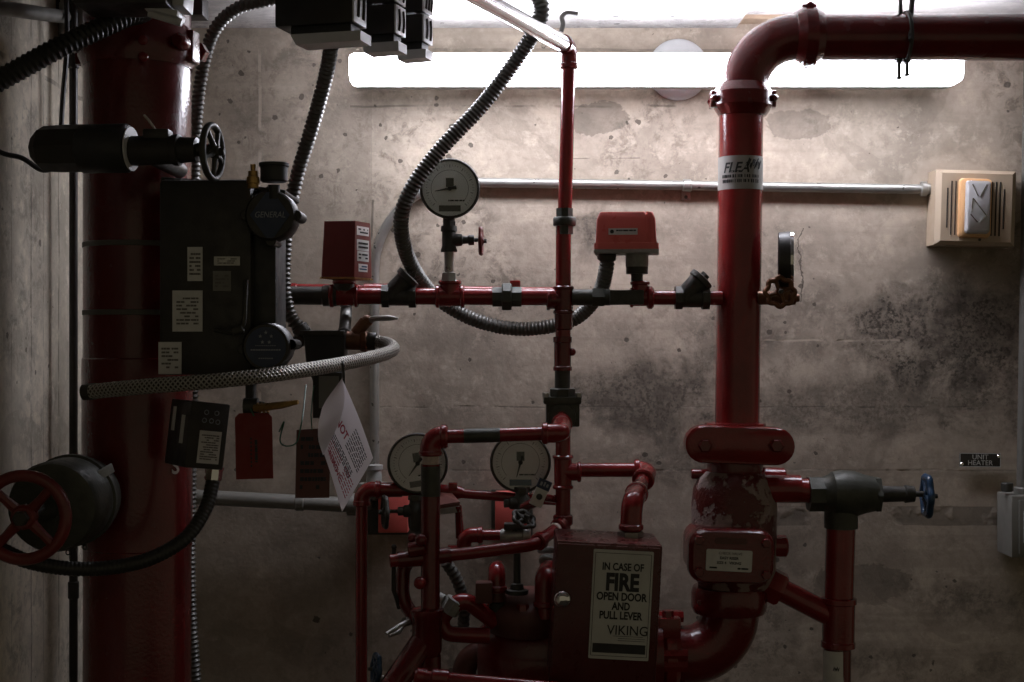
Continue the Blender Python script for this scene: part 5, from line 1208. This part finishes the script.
mb = MB(); mb.lathe(P(500, 536, Yz), (1, 0, 0), [(0, K(6, Yz)), (K(4, Yz), K(8, Yz)), (K(22, Yz), K(8.5, Yz)), (K(23, Yz), K(10, Yz)), (K(30, Yz), K(10, Yz)), (K(31, Yz), K(7, Yz))], 14); mb.build('valve_body', 'galv', t)
mb = MB(); mb.box((K(20, Yz), K(16, Yz), K(6, Yz)), MX(P(514, 526, Yz)), .002); mb.cyl(P(517, 527, Yz), P(520, 514, Yz), K(5, Yz)); mb.build('bonnet', 'iron', t)
handwheel(t, P(524, 519, Yz-.02), (.3, -.4, .6), K(11, Yz), K(2.2, Yz), 'iron', 4, 6, .09, .3)
# capped elbow
t = T('upright_elbow', 'glossy red elbow standing on the deluge valve with a dark neck', 'pipe', P(497, 612, 2.55))
Yy = 2.54
mb = MB(); mb.tube(fil([P(497, 592, Yy), P(497, 569, Yy), P(497, 569, Yy+.10)], .018, 8), K(9, Yy), 22); mb.band(P(497, 588, Yy), (0, 0, 1), K(10.5, Yy), .012); mb.build('elbow', 'red', t)
mb = MB(); mb.cyl(P(497, 590, Yy), P(497, 601, Yy), K(8.5, Yy)); mb.build('primed_neck', 'oxide', t)
mb = MB(); mb.cyl(P(497, 600, Yy), P(497, 630, Yy+.02), K(8, Yy)); mb.build('nipple', 'green', t)
# elbow beside the release box
t = T('side_elbow', 'red elbow with grey ring between deluge cover and release box', 'pipe', P(545, 606, 2.5))
mb = MB(); mb.tube(fil([P(546, 618, 2.52), P(545, 575, 2.52), P(552, 566, 2.60)], .02, 8), K(8.5, 2.52), 20); mb.build('pipe', 'red', t)
mb = MB(); mb.tube(fil([P(545, 604, 2.52), P(545, 578, 2.52), P(549, 570, 2.56)], .012, 8), K(10.5, 2.52), 20); mb.band(P(545, 604, 2.52), (0, 0, 1), K(12, 2.52), .011); mb.build('elbow', 'red', t)
mb = MB(); mb.band(P(549, 562, 2.58), (.3, .6, .6), K(10.5, 2.55), .012); mb.band(P(546, 550, 2.60), (0, .3, 1), K(9, 2.55), .010); mb.build('grey_ring', 'sealant', t)
# elbows with grey union at the left of the deluge valve
t = T('union_elbow', 'pair of red elbows joined by a grey union left of the deluge valve', 'pipe', P(465, 640, 2.55))
Yu = 2.52
mb = MB(); mb.tube(fil([P(452, 607, Yu), P(462, 597, Yu), P(495, 622, Yu+.02)], .025, 8), K(8.5, Yu), 20); mb.build('elbow', 'red', t)
mb = MB(); mb.prism(hexp(K(10, Yu), 8), [(-K(8, Yu), .9), (-K(7, Yu), 1), (K(7, Yu), 1), (K(8, Yu), .9)], Matrix.Translation(P(452, 606, Yu)) @ V(.55, 0, .85).to_track_quat('Y', 'Z').to_matrix().to_4x4()); mb.build('union', 'sealant', t)
mb = MB(); mb.tube(fil([P(448, 610, Yu), P(440, 622, Yu), P(447, 634, Yu), P(490, 636, Yu)], [.02, .02], 8), K(8, Yu), 20); mb.build('elbow', 'red', t)
mb = MB(); mb.cyl(P(444, 600, Yu), P(434, 594, Yu+.01), K(5, Yu)); mb.build('plug', 'sealant', t)
t = T('elbow_pipe', 'dull red quarter elbow under the union elbows', 'pipe', P(465, 680, 2.58))
mb = MB(); mb.tube(fil([P(500, 652, 2.6), P(464, 652, 2.6), P(464, 760, 2.6)], .04, 10), K(12, 2.6), 22); mb.build('elbow', 'oxide', t)
flex('short grey flexible tube curving behind the front red upright', [P(446, 562, 2.60), P(456, 578, 2.61), P(462, 595, 2.62), P(464, 616, 2.63), P(462, 640, 2.64)], K(6, 2.6), 'flex', ends=False, pitch=.010)
# bottom pipe
t = T('lower_trim_pipe', 'glossy red pipe crossing low in front of the deluge valve', 'pipe', P(480, 685, 2.35))
mb = MB(); mb.cyl(P(416, 676, 2.36), P(575, 690, 2.30), K(6.5, 2.35), n=20); mb.build('pipe', 'red', t)
mb = MB(); mb.band(P(440, 678, 2.35), V(1, 0, -.09), K(9, 2.35), .03); mb.band(P(422, 676.5, 2.36), V(1, 0, -.09), K(8.5, 2.35), .02); mb.build('coupling', 'red', t)
# knobs and rods around the front upright
t = T('curved_trim_pipe', 'dark red bent pipe curving down left of the front upright', 'pipe', P(405, 620, 2.5))
mb = MB(); mb.tube(fil([P(430, 557, 2.5), P(404, 558, 2.5), P(402, 600, 2.5), P(418, 622, 2.48)], [.03, .05], 8), K(7, 2.5), 18); mb.build('pipe', 'red2', t)
mb = MB(); mb.tube([P(394, 548, 2.48), P(393.5, 590, 2.48), P(397, 600, 2.49), P(399, 608, 2.5)], .004, 8); mb.ball(P(394, 547, 2.48), .005); mb.build('rod', 'iron', t)
mb = MB(); mb.ball(P(420, 583, 2.42), K(6.5, 2.42), (0, -1, 0), 1.); mb.cyl(P(420, 583, 2.42), P(424, 584, 2.46), K(5, 2.42)); mb.build('drip_knob', 'red', t)
mb = MB(); mb.ball(P(421, 540, 2.42), .011); mb.band(P(417, 549, 2.44), (1, 0, .2), .014, .03); mb.ball(P(412, 538, 2.46), .009); mb.build('cap_screw', 'red2', t)
t = T('small_lever', 'small grey forked lever sticking out left of the front upright', 'lever', P(396, 635, 2.46))
mb = MB(); mb.tube([P(408, 622, 2.47), P(398, 627, 2.45), P(386, 634, 2.43)], [.006, .005, .003], 8); mb.tube([P(402, 626, 2.46), P(399, 632, 2.44), P(389, 636, 2.42)], [.005, .0045, .003], 8); mb.cyl(P(404, 622, 2.47), P(414, 620, 2.49), .008); mb.build('lever', 'galv', t)
t = T('drain_valve', 'drain valve with a small blue handwheel at the bottom edge', 'valve', P(385, 690, 2.45))
mb = MB(); mb.lathe(P(400, 680, 2.44), (-1, -.1, .12), [(0, K(7, 2.44)), (K(10, 2.44), K(6, 2.44)), (K(11, 2.44), K(3, 2.44)), (K(24, 2.44), K(3, 2.44))], 12); mb.build('bonnet', 'galv', t)
handwheel(t, P(376, 669, 2.43), (-1, -.35, .1), K(13.5, 2.43), K(2.8, 2.43), 'blue', 5, 6, .08)
